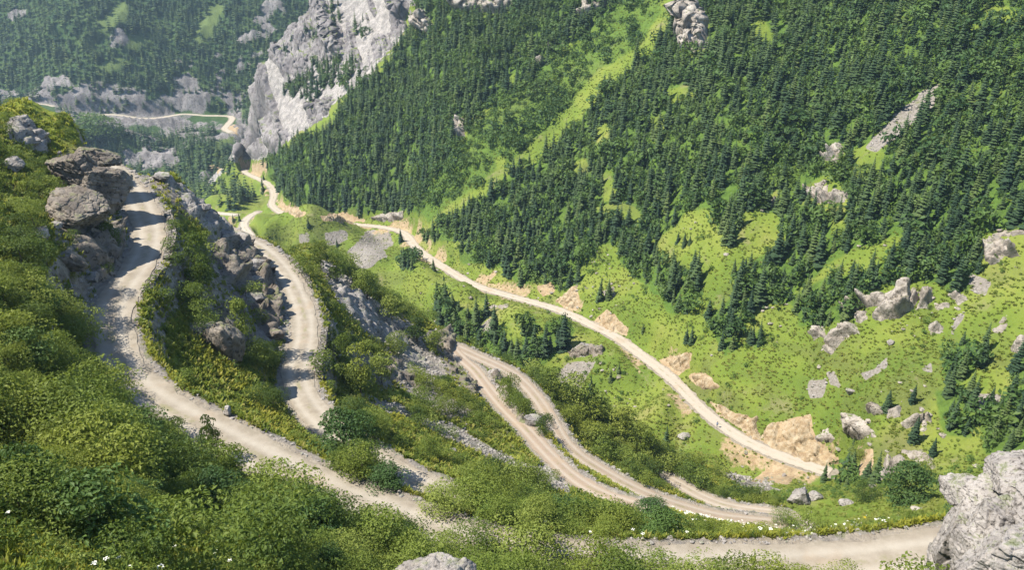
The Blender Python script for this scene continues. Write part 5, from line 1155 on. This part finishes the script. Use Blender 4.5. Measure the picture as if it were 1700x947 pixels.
Pn[:, 2] += sn * .12; v_, f_, r_ = merge(RUB, Pn, np.stack([sn * 1.3, sn * 1.1, sn], 1), 35, .3)
link('meadow_rubble', mesh_from('meadow_rubble', v_, f_, M_TANROCK, None, False), None, kind='stuff', label='small stones scattered over the meadow', category='rubble')
print('near plants', time.time() - T0)

# ------------------------------------------------------------------ person standing at the edge of the valley road
def skin_mat(name, col):
    m, nt = new_mat(name); NB(nt).out(col, .8, None, .15); return m
def person(p, face):
    me = bpy.data.meshes.new('person'); J = [((0,0,.95),.13), ((0,0,1.18),.14), ((0,.01,1.38),.15), ((0,.01,1.50),.06), ((0,-.01,1.56),.065), ((0,-.015,1.66),.10), ((0,-.01,1.74),.085),
         ((-.10,0,.90),.095), ((-.11,-.02,.50),.065), ((-.11,.02,.10),.045), ((-.115,-.13,.045),.04), ((.10,0,.90),.095), ((.12,.04,.50),.065), ((.13,.09,.10),.045), ((.135,-.05,.045),.04),
         ((-.19,.01,1.42),.065), ((-.25,.03,1.16),.05), ((-.24,-.10,.94),.036), ((-.23,-.14,.87),.03), ((.19,.01,1.42),.065), ((.26,.03,1.16),.05), ((.24,-.09,.93),.036), ((.23,-.13,.86),.03)]
    E = [(0,1),(1,2),(2,3),(3,4),(4,5),(5,6),(0,7),(7,8),(8,9),(9,10),(0,11),(11,12),(12,13),(13,14),(2,15),(15,16),(16,17),(17,18),(2,19),(19,20),(20,21),(21,22)]
    for hand, sx in ((18, -1), (22, 1)):
        hx, hy, hz = J[hand][0]
        for f_i in range(4):
            n0 = len(J); J.append(((hx + .012 * (f_i - 1.5), hy - .02, hz - .035), .010)); J.append(((hx + .013 * (f_i - 1.5), hy - .035, hz - .06 - .008 * (f_i in (1, 2))), .009)); E += [(hand, n0), (n0, n0 + 1)]
        n0 = len(J); J.append(((hx - sx * .035, hy - .02, hz - .015), .011)); E.append((hand, n0))
    me.from_pydata([j[0] for j in J], E, []); o = link('person', me, None, label='person in grey blue clothes standing at the edge of the valley road', category='person')
    sm = o.modifiers.new('skin', 'SKIN'); o.modifiers.new('sub', 'SUBSURF').levels = 1; o.modifiers['sub'].render_levels = 1
    for i, (_, r) in enumerate(J): me.skin_vertices[0].data[i].radius = (r, r * .85)
    me.skin_vertices[0].data[0].use_root = True
    m, nt = new_mat('clothes_and_skin'); b = NB(nt); tc = b.n('ShaderNodeTexCoord'); sx_ = b.n('ShaderNodeSeparateXYZ'); b.link(tc.outputs['Object'], sx_.inputs[0]); z = sx_.outputs[2]
    c = b.mix(b.sm(.935, .945, z), (0.10,0.12,0.16), (0.17,0.21,0.30)); c = b.mix(b.sm(1.505, 1.515, z), c, (0.50,0.33,0.25)); c = b.mix(b.sm(.09, .08, z), c, (0.05,0.045,0.04)); b.out(c, .8, None, .15)
    me.materials.append(m); o.location = p; o.rotation_euler = (0, 0, face)
    D, Fq = cube_sphere(9); hm = mesh_from('hair', D[:, :] * np.array([.115, .12, .10]), Fq[(D[Fq].mean(1)[:, 2] > -.15) & ((D[Fq].mean(1)[:, 1] > -.55) | (D[Fq].mean(1)[:, 2] > .45))], skin_mat('dark_hair', (0.03, 0.025, 0.02)), None, True)
    h = link('hair', hm, o); h.location = (0, -.005, 1.715)
    D2, F2 = cube_sphere(9); pk = np.sign(D2) * np.abs(D2)**.5 * np.array([.16, .10, .24]); b2 = link('backpack', mesh_from('backpack', pk, F2, skin_mat('blue_canvas', (0.10, 0.13, 0.22))), o); b2.location = (0, .20, 1.22)
Fpol = ROADS['F']['poly']; fu, fv, _ = project(*Fpol.T); kf_ = int(np.argmin((fu - 1199)**2 + (fv - 711)**2)); tdir = Fpol[kf_ + 1] - Fpol[kf_ - 1]; nrm2 = np.array([-tdir[1], tdir[0], 0]); nrm2 /= np.linalg.norm(nrm2)
if nrm2[1] > 0: nrm2 = -nrm2
pp = Fpol[kf_] + nrm2 * 1.7; person((pp[0], pp[1], pp[2] + .06), math.radians(-30))

# ------------------------------------------------------------------ the air
bx0, bx1, by0, by1 = -2400, 2400, -60, 2680; zb, zt = float(Z.min()) - 1.0, 25.0
hv = np.array([(x, y, z) for x in (bx0, bx1) for y in (by0, by1) for z in (zb, max(zt, float(Z.max()) + 3))]); hf = np.array([(0, 1, 3, 2), (4, 6, 7, 5), (0, 4, 5, 1), (2, 3, 7, 6), (0, 2, 6, 4), (1, 5, 7, 3)])
mh, nt = new_mat('haze'); pvn = nt.nodes.new('ShaderNodeVolumePrincipled'); pvn.inputs['Color'].default_value = (0.55, 0.78, 1.0, 1); pvn.inputs['Density'].default_value = 0.00012; pvn.inputs['Anisotropy'].default_value = 0.2
nt.links.new(pvn.outputs[0], nt.nodes.new('ShaderNodeOutputMaterial').inputs['Volume'])
link('haze', mesh_from('haze', hv, hf, mh, None, False), None, kind='stuff')
print('done', time.time() - T0)
